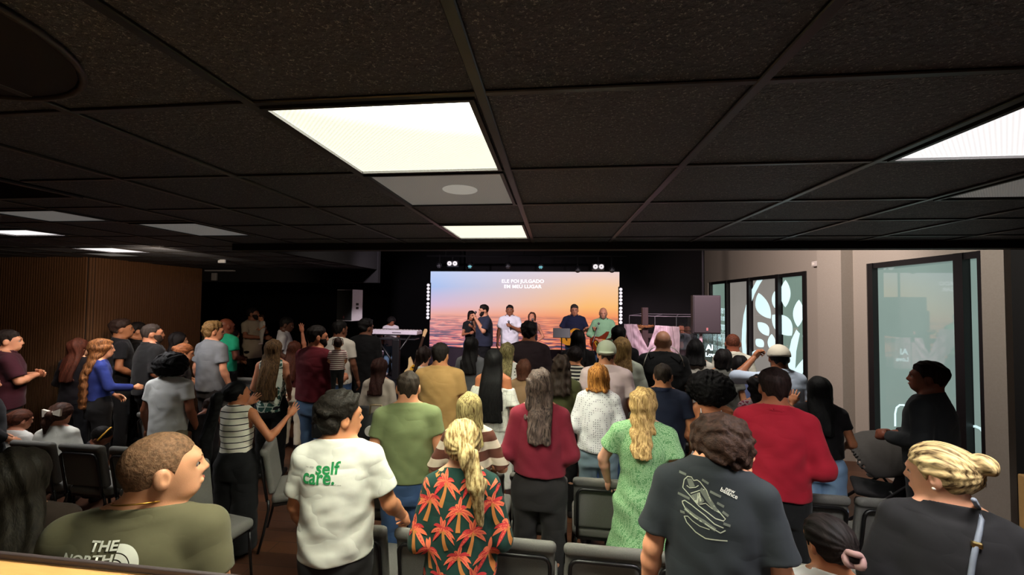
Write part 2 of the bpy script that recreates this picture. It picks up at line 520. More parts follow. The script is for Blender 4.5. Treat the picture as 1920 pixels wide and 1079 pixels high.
    for sd in (1, -1):
        S_, E, W = pose[sd]
        M_ = E + (W - E) * .28
        armf.append(U([cap(S_, E, .050 * ar, .039 * ar), cap(E, M_, .038 * ar, .041 * ar), cap(M_, W, .041 * ar, .0265 * ar)], .02))
    legs, legpts = [], {}
    lb = (1 + (b - 1) * .8) * (1.0 if sex == 'm' else 1.02); lk = .007 if bottom or (top and top.get('hem', 1) < .6) else 0
    for sd in (1, -1):
        hp = np.array((sd * .088 * b ** .5, 0, .88))
        if sit: kn = np.array((sd * .13, .43, .90)); an = np.array((sd * .13, .42, .47))
        else:
            st = .02 * math.sin(ph + sd)
            kn = np.array((sd * .105, .015 + st, .49)); an = np.array((sd * .115, -.01 + st * 2, .085))
        legpts[sd] = (hp, kn, an)
        cf = kn + (an - kn) * .28 + np.array((0, -.012, 0))
        legs.append(U([cap(hp, kn, .085 * lb - lk, .056 * lb - lk), cap(kn, cf, .054 * lb - lk, .056 * lb - lk), cap(cf, an, .056 * lb - lk, .036)], .03))
        legs.append(cap(an + np.array((0, -.01, -.045)), an + np.array((0, .15, -.055)), .034, .028))
    upper = U([torso] + trap + armf + [neck], .03)
    lower = U([torso] + legs, .035)
    bodyF = lambda P: smin(upper(P), lower(P), .02)
    fullHead = lambda P: smin(smin(headF(P), neck(P), .03), upper(P), .03)
    xs = [abs(v[0]) for sd in (1, -1) for v in pose[sd]]; ys = [v[1] for sd in (1, -1) for v in pose[sd]]; zs = [v[2] for sd in (1, -1) for v in pose[sd]]
    ylo = min(ys + [-.2]) - .08; yhi = max(ys + [.2, .62 if sit else .25, L(1.5) + .2]) + .08
    rb = max(res_h * 1.9, .010 / s)
    up_ = max(zs) > 1.35
    fb_ = bodyF if up_ else (lambda P: np.maximum(bodyF(P), P[2] - 1.45))
    body = [surface(fb_, (-max(xs) - .1, ylo, .38 if sit else -.01), (max(xs) + .1, yhi, max(zs) + .1 if up_ else 1.5), rb)]
    hpos = fromH((0, 0, 0))
    hr = .16 * hs + .02
    body.append(surface(lambda P: np.maximum(fullHead(P), 1.425 - P[2]), (hpos[0] - hr, hpos[1] - hr, 1.40), (hpos[0] + hr, hpos[1] + hr, hpos[2] + hr), res_h))
    hk = hands if isinstance(hands, (tuple, list)) else (hands, hands)
    hres = .004 if Y < 3.2 else (.0048 if Y < 6 else .006)
    for sd, kind in ((1, hk[0]), (-1, hk[1])):
        S_, E, W = pose[sd]; d = W - E; d = d / np.linalg.norm(d)
        if d[2] > .7: th = (-sd * .9, .2, 0)
        elif d[2] < -.6: th = (-sd * .35, 1, .1)
        else: th = (-sd * .4, 0, 1)
        hv, hq = place_hand(kind, hres, np.zeros(3), d, th, sd)
        body.append((hv * (1.0 if sex == 'm' else .9) / (1 if hs == 1 else 1) + W + d * .012, hq))
    V, Qd = joined(body)
    ob = link_mesh('body', arr_mesh('body', V * s, Qd), skin(SKINS[sk] if isinstance(sk, str) else sk), root)
    # ---- face details
    if face:
        hcol = hair[1] if hair and hair[1][0] < 120 else (60, 42, 30)
        for sd in (-1, 1):
            mb = MB(); mb.sph(Vector(fromH((sd * .030, .0775, .0))) * s, .0100 * s * hs, 12, 8)
            mb.mi = 1; mb.sph(Vector(fromH((sd * .031, .0855, .0))) * s, .0052 * s * hs, 8, 6)
            mb.build('eye', [plain('eye_white', (170, 155, 145), .35), plain('eye_iris', (35, 22, 15), .2)], root, True)
            mb = MB(); mb.tube([Vector(fromH(p)) * s for p in ((sd * .014, .095, .019), (sd * .028, .096, .025), (sd * .046, .083, .021))], [.003 * s, .0042 * s, .002 * s], 6)
            mb.build('eyebrow', hairmat(hcol), root)
        mb = MB(); mb.tube([Vector(fromH(p)) * s for p in ((-.020, .091, -.062), (-.007, .0985, -.059), (.007, .0985, -.059), (.020, .091, -.062))], [.002 * s, .0046 * s, .0046 * s, .002 * s], 6)
        mb.build('lips', plain('lips', (150, 78, 68), .4), root, True)
    if beard:
        def fb(P):
            Qh = toH(P)
            d = headU(Qh) - .005 - .002 * np.sin(90 * Qh[0]) * np.sin(95 * Qh[2] + 3)
            reg = np.maximum(np.maximum(Qh[2] + .012 + (-.5) * np.maximum(0, .03 - Qh[1]), -Qh[1] + .0), -1e9)
            mouth = ell((0, .095, -.060), (.022, .03, .008))(Qh); cheek = ell((0, .1, -.005), (.042, .05, .045))(Qh)
            return smax(smax(smax(d, reg, .006), -mouth, .006), -cheek, .01) * hs
        sdf_obj('beard', fb, hpos - hr, hpos + hr, max(res_h, .006), hairmat(beard), root, s)
    # ---- hair
    style, hcol = hair[0], hair[1]; hp_ = hair[2] if len(hair) > 2 else {}
    hres2 = max(res_h * 1.15, .006)
    zl = lambda y: np.interp(y, (-.13, -.075, -.045, -.018, .0, .012, .022, .045, .10), (-.072, -.072, -.060, -.012, .022, .016, -.010, .042, .062))
    hm = hairmat(hcol, hp_.get('c2'), 2 if style in ('bun', 'pony') else style in ('curly', 'afro', 'tex', 'buzz'), head[0] if style in ('bun', 'pony') else 0)
    V0 = hpos - hr - .06; V1 = hpos + hr + .06
    if style in ('short', 'buzz', 'tex'):
        th_ = hp_.get('t', {'short': .013, 'buzz': .003, 'tex': .02}[style])
        am = {'short': .004, 'buzz': .0008, 'tex': .011}[style]
        frq = hp_.get('f', 60 if style == 'tex' else 85)
        def fh(P):
            Qh = toH(P)
            topm = np.clip((Qh[2] - .02) / .06, 0, 1)
            zz = zl(Qh[1]); edge = np.clip((Qh[2] - zz) / .05, .0, 1)
            d = smin(headU(Qh), neck(P) / hs, .03) - .0015
            d = d - (th_ * (.35 + .65 * topm) if style != 'tex' else th_ * (.6 + .4 * topm)) * (.15 + .85 * edge)
            d = d - am * (np.sin(frq * Qh[0] + 4 * np.sin(20 * Qh[1] + ph)) * np.sin(frq * .7 * Qh[1] + 3 * np.sin(22 * Qh[2])) + .4 * np.sin(frq * 1.9 * Qh[2] + 30 * Qh[0]) * topm)
            return smax(d, zz - Qh[2], .006) * hs
        sdf_obj('hair', fh, V0, V1, hres2, hm, root, s)
    elif style in ('curly', 'afro'):
        r = hp_.get('r', .125 if style == 'curly' else .16)
        cz = hp_.get('cz', .03); rx = hp_.get('rx', 1.0); rz_ = hp_.get('rz', .93)
        def fh(P):
            Qh = toH(P)
            x, y, z = Qh[0], Qh[1] + .02, Qh[2] - cz
            d = (np.sqrt((x / rx) ** 2 + y ** 2 + (z / rz_) ** 2) - r)
            n_ = np.sin(62 * x + 3 * np.sin(31 * z + ph)) * np.sin(58 * y + 3 * np.sin(29 * x)) * np.sin(60 * z + 2 * np.sin(33 * y))
            d = d - hp_.get('amp', .010) * n_ - .006 * np.sin(27 * x + ph) * np.sin(25 * z)
            fo = ell((0, .115, -.055), (.075, .10, .10))(Qh)
            return smax(smax(d, -fo, .015), -(Qh[2] + hp_.get('cut', .09)), .03) * hs
        sdf_obj('hair', fh, hpos - r * max(rx, 1) - .06, hpos + r * max(rx, 1) + .06, hres2, hm, root, s)
    elif style in ('long', 'bob', 'pony', 'bun', 'half'):
        ln = hp_.get('len', {'long': .48, 'bob': .17, 'pony': .42, 'bun': .1, 'half': .45}[style])
        w0 = hp_.get('w', .095); w1 = hp_.get('w1', w0 * .95); rid = hp_.get('ridge', .004); th_ = hp_.get('t', .016)
        fwd = hp_.get('back', .0); curlz = hp_.get('wave', 0)
        capf = ell((0, -.014, .028), (.076 + th_, .095 + th_, .088 + th_ * .8))
        fo = ell((0, .120, -.045), (.070, .088, .118))
        hp0 = hpos
        tail0 = fromH((0, -.105, .045 if style == 'pony' else .03))
        if style in ('long', 'bob', 'half'):
            zt = hp0[2] + .04
            rows = []
            for k in range(9):
                u = k / 8.0; z = zt - (ln + .04) * u
                dz = hp0[2] - z
                a = w0 + (w1 - w0) * u if u > .2 else .082 + (w0 - .082) * (u / .2)
                bb = np.interp(dz, (-.04, .06, .16, .3, .6), (.085, .080, .055, .036, .030))
                cy = np.interp(dz, (-.04, .08, .2, .34, .6), (-.02, -.035, -.105, -.148 * b, -.150 * b)) + hp0[1] * .6 - fwd
                cx = hp0[0] * .7 + hp_.get('cx', 0) * u
                rows.append((z, a, bb, cx, cy))
            dr = loft(rows, .02)
        def fh(P):
            Qh = toH(P)
            ang = Qh[0] * 75 + 2.5 * np.sin(9 * P[2] + ph) + P[1] * 30
            rd = rid * np.sin(ang) * (1 + .5 * np.sin(ang * .41 + 1)) + rid * .5 * np.sin(ang * 2.3)
            if curlz: rd = rd + curlz * np.sin(70 * P[2] + 26 * P[0] + ph) * np.sin(40 * P[0] + ph)
            c = capf(Qh)
            if style in ('pony', 'bun'):
                ang2 = np.arctan2(Qh[0], Qh[2] - .03) * 14
                c = smax(c - .35 * rd - .002 * np.sin(ang2), zl(Qh[1]) - .01 - Qh[2], .01)
            else: c = c - rd
            c = smax(c, -fo(Qh), .012)
            c = smax(c, -(Qh[2] + .09), .01)
            c = c * hs
            if style in ('long', 'bob', 'half'):
                dd = dr(P) - rd
                dd = smax(dd, -fo(Qh) * hs, .015)
                if not hp_.get('fr'): dd = smax(dd, Qh[1] * hs - .03, .02)
                return smin(c, dd, .03)
            if style == 'pony':
                t0 = tail0; tl = hp_.get('r', .032)
                tx = hp_.get('tx', 0.0); by = hp_.get('by', -.10)
                p1 = t0 + np.array((tx * .3, -.045, -.03)); p2 = np.array((t0[0] + tx, t0[1] + by * .5, t0[2] - ln * .5)); p3 = np.array((t0[0] + tx * 1.2, t0[1] + by * .4, t0[2] - ln))
                tf = U([cap(t0, p1, .02, tl), cap(p1, p2, tl, tl * 1.15), cap(p2, p3, tl * 1.15, tl * hp_.get('tip', .35))], .03)
                return smin(c, tf(P) - rd * 1.3, .015)
            t0 = fromH(hp_.get('bp', (0, -.115, .05)))
            bs = hp_.get('r', .045)
            x, y, z = P[0] - t0[0], P[1] - t0[1], P[2] - t0[2]
            bd = np.sqrt(x * x + y * y + (z * 1.15) ** 2) - bs - .004 * np.sin(70 * x + 40 * z + ph) - .003 * np.sin(60 * y + 50 * z)
            return smin(c, bd, .015)
        far = ln + .1 if style in ('long', 'bob', 'half', 'pony') else .2
        sdf_obj('hair', fh, (hpos[0] - .22 - abs(hp_.get('tx', 0)), hpos[1] - .36, hpos[2] - far - .05), (hpos[0] + .22 + abs(hp_.get('tx', 0)), hpos[1] + .2, hpos[2] + .17), hres2, hm, root, s)
    if hp_.get('cap'):
        cc = hp_['cap']; bk = -1 if hp_.get('backward') else 1
        def fc(P):
            Qh = toH(P)
            d = ell((0, -.012, .03), (.096, .116, .106))(Qh)
            d = smax(d, .012 + .10 * (Qh[1] * -bk) - Qh[2], .006)
            br = ell((0, bk * .125, .028), (.075, .075, .008))(Qh)
            return smin(d, br, .006) * hs
        sdf_obj('cap', fc, V0 - .03, V1 + .03, hres2, cloth('cap%d' % cc[0] + str(cc[1]), cc), root, s)
    # ---- garments
    rc = max(res_h * 1.35, .006)
    parts = {}
    if top:
        T = dict(sleeve=.55, hem=.86, loose=.018, fit=.0, neck=.072, zmax=9, mat=None, neckz=1.452, fold=.004)
        T.update(top)
        lo_ = T['loose']
        rows = []
        for z, a, c in tt:
            aa, cc2 = a + lo_, c + lo_
            if z < 1.3 and not T['fit']:
                ca, cb = (.160 if sex == 'm' else .148), (.112 if sex == 'm' else .108)
                aa = max(aa, ca + lo_ * 1.2); cc2 = max(cc2, cb + lo_ * 1.2)
            rows.append((z, aa * b, cc2 * b, 0, L(z) - .005))
        if T['hem'] < .80:
            rows = [(T['hem'] - .05, rows[0][1] + T.get('flare', .05), rows[0][2] + T.get('flare', .05), 0, 0)] + rows
            if T.get('mid'): rows.append(T['mid'])
        tc = loft(rows)
        sh = [cap((sd * .035, -.018 + L(1.47), 1.480), sp(sd) + np.array((0, 0, .004)), .055, .047 * ar + .008) for sd in (-1, 1)]
        sh.append(cap((0, -.021 + lean * .46, 1.43), (hx * .5, -.016 + lean * .52, 1.50), nr + .020, nr + .016))
        slv = []
        if T['sleeve'] > 0:
            for sd in (1, -1):
                S_, E, W = pose[sd]
                fr = T['sleeve']; r0 = .050 * ar + .012; r1 = .041 * ar + T.get('sl', .020)
                if fr <= 1:
                    e = S_ + (E - S_) * fr; d = (E - S_) / np.linalg.norm(E - S_)
                    cf_ = cap(S_, S_ + (E - S_) * (fr + .2), r0, r1)
                    inn = cap(S_ + (E - S_) * (fr - .12), E, .0445 * ar + .006, .040 * ar + .006 + T.get('sl', .02) * .55)
                    def sf(P, cf_=cf_, e=e, d=d, inn=inn):
                        v = (P[0] - e[0]) * d[0] + (P[1] - e[1]) * d[1] + (P[2] - e[2]) * d[2]
                        r_ = smax(cf_(P), v, .006)
                        return smax(r_, -inn(P), .003) if rc < .0078 else r_
                    slv.append(sf)
                else:
                    e = E + (W - E) * (fr - 1); d = (W - E) / np.linalg.norm(W - E)
                    a1 = cap(S_, E, r0, r1 - .004); a2 = cap(E, E + (W - E) * (fr - 1 + .1), r1 - .004, .030 * ar + .010 + T.get('sl', .02) * .3)
                    def sf(P, a1=a1, a2=a2, e=e, d=d):
                        v = (P[0] - e[0]) * d[0] + (P[1] - e[1]) * d[1] + (P[2] - e[2]) * d[2]
                        return smin(a1(P), smax(a2(P), v, .006), .02)
                    slv.append(sf)
        ncut = cap((0, .040 + L(1.5) - T.get('open', 0) * .5, 1.550 - T.get('open', 0)), tuple(np.array(nt) + (0, .02, .05)), T['neck'], T['neck'] * 1.1)
        hem, zmax, amp = T['hem'], T['zmax'], T['fold']
        def ft(P):
            d = tc(P)
            if zmax > 1.5:
                for g_ in sh: d = smin(d, g_(P), .045)
                if T['sleeve'] <= 0: d = smax(d, np.abs(P[0]) - (shx - .012), .01)
            for g_ in slv: d = smin(d, g_(P), .03)
            zf = np.clip((1.42 - P[2]) / .25, .25, 1)
            d = d - zf * (wob(P, amp, 24, 17, ph) + wob(P, amp * .6, 47, 31, ph + 1) + amp * .5 * np.sin(38 * P[2] - 30 * np.abs(P[0]) + ph) * (P[2] < 1.35))
            d = smax(d, hem + .006 * np.sin(11 * P[0] + ph) - P[2], .008)
            if zmax < 1.5: d = smax(d, P[2] - zmax - .008 * np.sin(25 * P[0]), .008)
            else:
                d = smax(d, P[2] - (T.get('ctop', 1.500) - .30 * (P[1] - L(1.5)) - .1 * lean), .004)
                if T.get('open'): d = smax(d, -ncut(P), .004)
            return d
        mx = max([rr[1] for rr in rows] + xs) + .1
        so = sdf_obj(T.get('name', 'shirt'), ft, (-mx, ylo - .05, min(hem, min(zs) if T['sleeve'] > 1 else 9) - .06), (mx, yhi, max([1.54] + (zs if T['sleeve'] > .4 else []) + [1.54]) + .06), rc, T['mat'], root, s)
        parts['top'] = so
        if T.get('collar'):
            cdir = np.array(nt) - np.array(nb_); cdir = cdir / np.linalg.norm(cdir)
            o0 = np.array((0, -.012 + L(1.46), 1.482))
            def fcl(P):
                x, y, z = P[0] - o0[0], P[1] - o0[1], P[2] - o0[2]
                t_ = x * cdir[0] + y * cdir[1] + z * cdir[2]
                rr = np.sqrt(np.maximum(x * x + y * y + z * z - t_ * t_, 0))
                sl_ = nr + .020 + np.clip(.035 - t_, 0, .05) * .35
                d = np.abs(rr - sl_) - .005
                d = smax(d, t_ - .038, .004); d = smax(d, -.004 - t_, .004)
                return smax(d, .016 - np.maximum(np.abs(x), -y + .04), .004)
            sdf_obj('collar', fcl, o0 - .14, o0 + .14, min(rc, .007), T.get('collarmat', T['mat']), so, s)
    if bottom:
        Bt = dict(kind='trousers', waist=1.03, loose=.014, hem=.06, mat=None); Bt.update(bottom)
        lo_ = Bt['loose']
        wr = [(z, (a + lo_) * b, (c + lo_) * b, 0, -.003) for z, a, c in tt if z <= 1.06]
        if Bt['kind'] == 'trousers':
            tl = loft(wr + [(.76, (wr[0][1]) * .96, wr[0][2] * .95, 0, -.003)])
            lg = []
            for sd in (1, -1):
                hp, kn, an = legpts[sd]
                r0, r1, r2 = .088 * lb + lo_, .060 * lb + lo_ + Bt.get('wide', 0) * .4, .046 + lo_ + Bt.get('wide', .0)
                lg.append(U([cap(hp, kn, r0, r1), cap(kn, an, r1, r2)], .03))
            def fp(P):
                d = smin(tl(P), smin(lg[0](P), lg[1](P), .012), .035)
                d = d - wob(P, .004, 28, 30, ph)
                return smax(smax(d, P[2] - Bt['waist'], .006), (0.5 if sit else Bt['hem']) - P[2], .006)
            bo = sdf_obj('trousers', fp, (-.32, -.2 * b - .05, .0), (.32, .62 if sit else .25, 1.1), rc * 1.25, Bt['mat'], root, s)
        else:
            hm_ = Bt['hem']; fl = Bt.get('flare', .10)
            sk_ = loft([(hm_ - .03, wr[0][1] + fl, wr[0][2] + fl, 0, 0), (.6, wr[0][1] + fl * .55, wr[0][2] + fl * .55, 0, 0)] + wr)
            def fp(P):
                a_ = np.arctan2(P[1], P[0])
                fz = np.clip((.95 - P[2]) / .5, 0, 1)
                d = sk_(P) - fz * (.014 * np.sin(11 * a_ + ph + 1.5 * np.sin(4 * P[2])) + .006 * np.sin(23 * a_))
                return smax(smax(d, P[2] - Bt['waist'], .006), hm_ - P[2], .006)
            bo = sdf_obj('skirt', fp, (-.5, -.45, hm_ - .05), (.5, .45, 1.1), rc * 1.25, Bt['mat'], root, s)
    if shoes:
        for sd in (1, -1):
            hp, kn, an = legpts[sd]
            zf = an[2] - .085
            fsx = U([cap((an[0], an[1] - .025, zf + .045), (an[0] + sd * .01, an[1] + .06, zf + .045), .045, .043), cap((an[0], an[1] + .05, zf + .035), (an[0] + sd * .015, an[1] + .17, zf + .032), .042, .036), cap((an[0], an[1], zf + .05), (an[0], an[1], zf + .10), .045, .047)], .03)
            shf = lambda P, fsx=fsx, zf=zf: smax(fsx(P), zf + .002 - P[2], .005)
            sdf_obj('shoe', shf, (an[0] - .08, an[1] - .1, zf - .02), (an[0] + .08, an[1] + .25, zf + .17), max(rc, .011), plain('shoe_black', (28, 26, 26), .5) if not isinstance(shoes, tuple) else plain('shoe_%d%d' % shoes[:2], shoes, .6), root, s)
    # ---- stand it in the room: the crown of the head lies on the sight line
    ry = math.radians(yaw)
    cx = crown[0] * s * math.cos(ry) - crown[1] * s * math.sin(ry); cy = crown[0] * s * math.sin(ry) + crown[1] * s * math.cos(ry)
    if height is not None and loc is not None:
        root.location = loc
    else:
        root.location = (pt.x - cx, pt.y - cy, base - (.40 * s if sit else 0))
        if Y and extra: pass
    root.rotation_euler = (0, 0, ry)
    info = dict(root=root, s=s, fromH=fromH, pose=pose, parts=parts, H=H, ph=ph, label=label)
    PEOPLE.append(info)
    return info
def wpt(I, p):
    """canonical person point -> local metres"""
    return Vector([float(c) * I['s'] for c in p])

# ---- prints laid on a garment (become part of the garment's own mesh)
def text_mesh(txt, size, bold=0.0, shear=0.0):
    cu = bpy.data.curves.new('t', 'FONT'); cu.body = txt; cu.size = size; cu.offset = bold; cu.shear = shear
    cu.align_x = 'LEFT'; cu.resolution_u = 4
    o = bpy.data.objects.new('t', cu); COL.objects.link(o)
    dg = bpy.context.evaluated_depsgraph_get()
    me = bpy.data.meshes.new_from_object(o.evaluated_get(dg))
    vs = [tuple(v.co[:2]) for v in me.vertices]; fs = [tuple(p.vertices) for p in me.polygons]
    bpy.data.objects.remove(o); bpy.data.curves.remove(cu); bpy.data.meshes.remove(me)
    return vs, fs
def strip2d(pts, w):
    vs, fs = [], []
    n = len(pts)
    for i, (x, y) in enumerate(pts):
        a = pts[max(i - 1, 0)]; c = pts[min(i + 1, n - 1)]
        dx, dy = c[0] - a[0], c[1] - a[1]; l = math.hypot(dx, dy) or 1
        ww = (w[i] if isinstance(w, (list, tuple)) else w) / 2
        vs += [(x - dy / l * ww, y + dx / l * ww), (x + dy / l * ww, y - dx / l * ww)]
    for i in range(n - 1): fs.append((2 * i, 2 * i + 1, 2 * i + 3, 2 * i + 2))
    return vs, fs
def xform2(vf, rot=0, scale=1, tx=0, ty=0):
    vs, fs = vf; c, s_ = math.cos(rot), math.sin(rot)
    return [((x * c - y * s_) * scale + tx, (x * s_ + y * c) * scale + ty) for x, y in vs], fs
def print_on(o, shapes, side=-1, off=.0018, sub=1):
    """shapes: list of ((verts2d, faces), material). Local x,z plane of the wearer projected along y onto garment o (side -1: from behind)."""
    me = o.data
    V = np.empty(len(me.vertices) * 3, np.float32); me.vertices.foreach_get('co', V); V = V.reshape(-1, 3)
    polys = [tuple(p.vertices) for p in me.polygons]
    bvh = BVHTree.FromPolygons([Vector(v) for v in V], polys)
    bm = bmesh.new(); bm.from_mesh(me)
    mats = list(me.materials)
    for (vs, fs), mat in shapes:
        if mat not in mats: mats.append(mat); me.materials.append(mat)
        mi = mats.index(mat)
        b2 = bmesh.new()
        vv = [b2.verts.new((x, 0, z)) for x, z in vs]
        for f in fs:
            try: b2.faces.new([vv[i] for i in f])
            except ValueError: pass
        if sub: 
            bmesh.ops.triangulate(b2, faces=b2.faces)
            for it in range(3):
                le = [e for e in b2.edges if e.calc_length() > .022 / sub]
                if not le: break
                bmesh.ops.subdivide_edges(b2, edges=le, cuts=1)
                bmesh.ops.triangulate(b2, faces=b2.faces)
        mp = {}
        for v in b2.verts:
            hit = bvh.ray_cast(Vector((v.co.x, side * 2.0, v.co.z)), Vector((0, -side, 0)))
            if hit[0] is not None: mp[v] = bm.verts.new(hit[0] + Vector((0, side * off, 0)) + hit[1] * (off * .6 if hit[1].y * side > 0 else 0))
        for f in b2.faces:
            if all(v in mp for v in f.verts):
                q = [mp[v] for v in f.verts]
                if max(abs(q[0].co.y - q[k].co.y) for k in range(1, len(q))) < .05:
                    try: nf = bm.faces.new(q); nf.material_index = mi; nf.smooth = True
                    except ValueError: pass
        b2.free()
    bm.to_mesh(me); bm.free()
# ------------------------------------------------------------------ room shell
CEIL = 2.81
WX = 4.30
def slab(name, c, d, mat, bevel=0):
    return struct(MB().box(c, d, bevel=bevel).build(name, mat))
# floor: dark brown planks
t = NT('floor_planks')
br = t.n('ShaderNodeTexBrick'); br.inputs['Scale'].default_value = 1.0
br.inputs['Brick Width'].default_value = 1.25; br.inputs['Row Height'].default_value = .16; br.inputs['Mortar Size'].default_value = .003
br.inputs['Color1'].default_value = lin((92, 58, 38)) + (1,); br.inputs['Color2'].default_value = lin((58, 36, 25)) + (1,); br.inputs['Mortar'].default_value = (.006, .004, .003, 1)
t.l(t.coords(), br.inputs['Vector'])
gr = t.noise(t.scaled(2.5, 40, 1), 3, 5, .6)
mm = t.n('ShaderNodeMix', data_type='RGBA', blend_type='MULTIPLY'); mm.inputs[0].default_value = .8
t.l(br.outputs[0], mm.inputs[6]); t.l(t.mix(gr, (.55, .55, .55), (1.3, 1.3, 1.3)), mm.inputs[7])
t.base(mm.outputs[2], .38, .4)
slab('floor', (-4.4, 4.6, -.05), (17.8, 15.4, .1), t.m)
# suspended ceiling: matt black mineral tiles
t = NT('ceiling_tile_black')
co = t.coords()
n1 = t.noise(co, 130, 3, .7); n2 = t.noise(co, 48, 4, .65); n3 = t.noise(co, 1.3, 2)
fl = t.math('GREATER_THAN', n1, .615)
t.base(t.mix(t.math('MULTIPLY', fl, .6), t.mix(n3, lin((58, 62, 70)), lin((70, 74, 83))), (.42, .42, .42)), .62, .55)
t.bump(t.math('ADD', t.step(n2, .4, .7), n1), .9, .006)
M_tile = t.m
M_grid = plain('ceiling_grid_black', (26, 25, 25), .35, .5)
M_black = plain('black_paint', (13, 12, 14), .9, .2)
struct(MB().box((.525, .45, CEIL + .05), (7.75, 6.8, .1)).build('ceiling', M_tile))
struct(MB().box((-6.1, 2.15, CEIL + .05), (5.5, 10.2, .1)).build('ceiling_left', M_tile))
slab('ceiling_stage', (-4.4, 8.2, 4.3), (17.8, 8.8, .1), M_black)
slab('beam', (.50, 3.90, 3.30), (7.70, .12, 1.12), plain('beam_black', (22, 20, 20), .7))
slab('beam_side', (-3.37, 5.57, 3.55), (.1, 3.3, 1.5), M_black)
slab('beam_left', (-8.2, 7.27, 3.40), (9.8, .1, 1.7), M_black)
# inverted T-bars; the columns are measured off the photograph at the far edge of the lit troffer
xl = [-8.0, -7.4, -6.8, -6.2, -5.6, -5.0, -4.4, -3.82, -3.235, -2.64, -2.05, -1.46, -.868, -.20, .515, 1.24, 1.96, 2.66, 3.36, 4.05]
yl = [-2.5, -1.9, -1.3, -.7, -.14, .45, 1.045, 1.68, 2.30, 2.87, 3.55]
for x in xl: struct(MB().box((x, .45 if x > -3.3 else 2.15, CEIL - .004), (.030, 6.7 if x > -3.3 else 10.1, .012), bevel=.003, seg=1).build('ceiling_grid_bar', M_grid))
for y in yl:
    struct(MB().box((.83, y, CEIL - .0035), (6.85, .022, .009), bevel=.003, seg=1).build('ceiling_grid_bar', M_grid))
for y in (-2.5, -1.9, -1.3, -.7, -.14, .45, 1.045, 1.60, 2.22, 2.66, 3.33):
    struct(MB().box((-5.62, y, CEIL - .0035), (6.0, .022, .009), bevel=.003, seg=1).build('ceiling_grid_bar', M_grid))
for y in (4.03, 4.53, 5.1, 5.7, 6.3): struct(MB().box((-6.0, y, CEIL - .0035), (5.2, .022, .009), bevel=.003, seg=1).build('ceiling_grid_bar', M_grid))

# troffers
def diffuser_mat(name, lit, tint=(1.0, 1.0, .93), side=None, down=None):
    t = NT(name)
    sx = t.scaled(1, 1, 1); sp = t.n('ShaderNodeSeparateXYZ'); t.l(sx, sp.inputs[0])
    lens = t.math('MULTIPLY', t.math('SINE', t.math('MULTIPLY', sp.outputs[0], 520.0)), t.math('SINE', t.math('MULTIPLY', sp.outputs[1], 520.0)))
    if lit:
        ge = t.n('ShaderNodeNewGeometry'); dt = t.n('ShaderNodeVectorMath', operation='DOT_PRODUCT')
        t.l(ge.outputs['Incoming'], dt.inputs[0]); t.l(ge.outputs['Normal'], dt.inputs[1])
        c = t.math('ABSOLUTE', dt.outputs['Value'])
        k = t.n('ShaderNodeMapRange', interpolation_type='SMOOTHSTEP'); k.inputs[1].default_value = .375; k.inputs[2].default_value = .68
        k.inputs[3].default_value = side or PANEL_SIDE; k.inputs[4].default_value = down or PANEL_DOWN
        t.l(c, k.inputs[0])
        pat = t.math('ADD', t.math('MULTIPLY', t.math('MULTIPLY', t.math('SINE', t.math('MULTIPLY', sp.outputs[0], 380.0)), t.math('SINE', t.math('MULTIPLY', sp.outputs[1], 380.0))), .22), 1.0)
        t.l(t.math('MULTIPLY', k.outputs[0], pat), t.b.inputs['Emission Strength'])
        t.b.inputs['Emission Color'].default_value = tint + (1,)
        t.base((.6, .6, .6), .4)
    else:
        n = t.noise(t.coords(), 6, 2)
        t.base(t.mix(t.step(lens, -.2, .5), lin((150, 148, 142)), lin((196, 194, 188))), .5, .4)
        t.b.inputs['Emission Color'].default_value = (.8, .8, .76, 1); t.b.inputs['Emission Strength'].default_value = .10  # faint glow put into the lens although the troffer is off
    return t.m
M_on = diffuser_mat('prismatic_lens_lit', True, (1.0, 1.0, .80))
M_onw = diffuser_mat('prismatic_lens_lit_white', True, (1.0, .97, .97))
M_off = diffuser_mat('prismatic_lens_off_glow', False)
M_trim = plain('troffer_frame_black', (32, 30, 30), .4)
def troffer(x0, x1, y0, y1, mat, label, disc=False, group=None):
    cx, cy = (x0 + x1) / 2, (y0 + y1) / 2
    r = thing('ceiling_light', label, 'ceiling light', (cx, cy, CEIL), 0, group)
    w, d = (x1 - x0), (y1 - y0)
    m = MB()
    for sx in (-1, 1): m.box((sx * (w / 2 - .008), 0, -.006), (.016, d, .016))
    for sy in (-1, 1): m.box((0, sy * (d / 2 - .006), -.006), (w - .032, .012, .016))
    m.build('frame', M_trim, r)
    MB().box((0, 0, .0), (w - .034, d - .026, .008)).build('diffuser', mat, r)
    if disc: MB().cyl((.06, -.02, -.0045), (.06, -.02, -.0055), .088, n=40).build('lens_spot', emit('lens_spot', (205, 205, 198), .35), r)  # pale disc with a faint glow put into its colour
    return r
troffer(-.852, -.222, 1.06, 1.665, M_on, 'large lit square troffer with ridged lens above centre left')
troffer(-.852, -.222, 1.695, 2.285, M_off, 'unlit grey troffer with a pale round spot, right behind the large lit one', True)
troffer(-.852, -.222, 2.885, 3.53, M_on, 'small lit troffer farthest away, in line with the large lit one')
troffer(1.272, 1.90, 1.06, 1.665, M_onw, 'lit white troffer at the upper right edge')
troffer(1.99, 2.62, 1.72, 2.32, M_off, 'unlit grey troffer below the lit one at right edge')
troffer(-3.78, -3.22, 2.24, 2.62, M_off, 'unlit pale troffer at the far left edge of the ceiling')
troffer(-3.215, -2.66, 2.70, 3.31, M_off, 'unlit pale troffer left of centre, nearest the black wall')
troffer(-5.58, -5.02, 4.05, 4.51, M_onw, 'glaring lit troffer in front of the slatted wall')
troffer(-6.18, -5.62, 4.55, 4.98, M_off, 'thin unlit troffer behind the glaring one by the slatted wall')
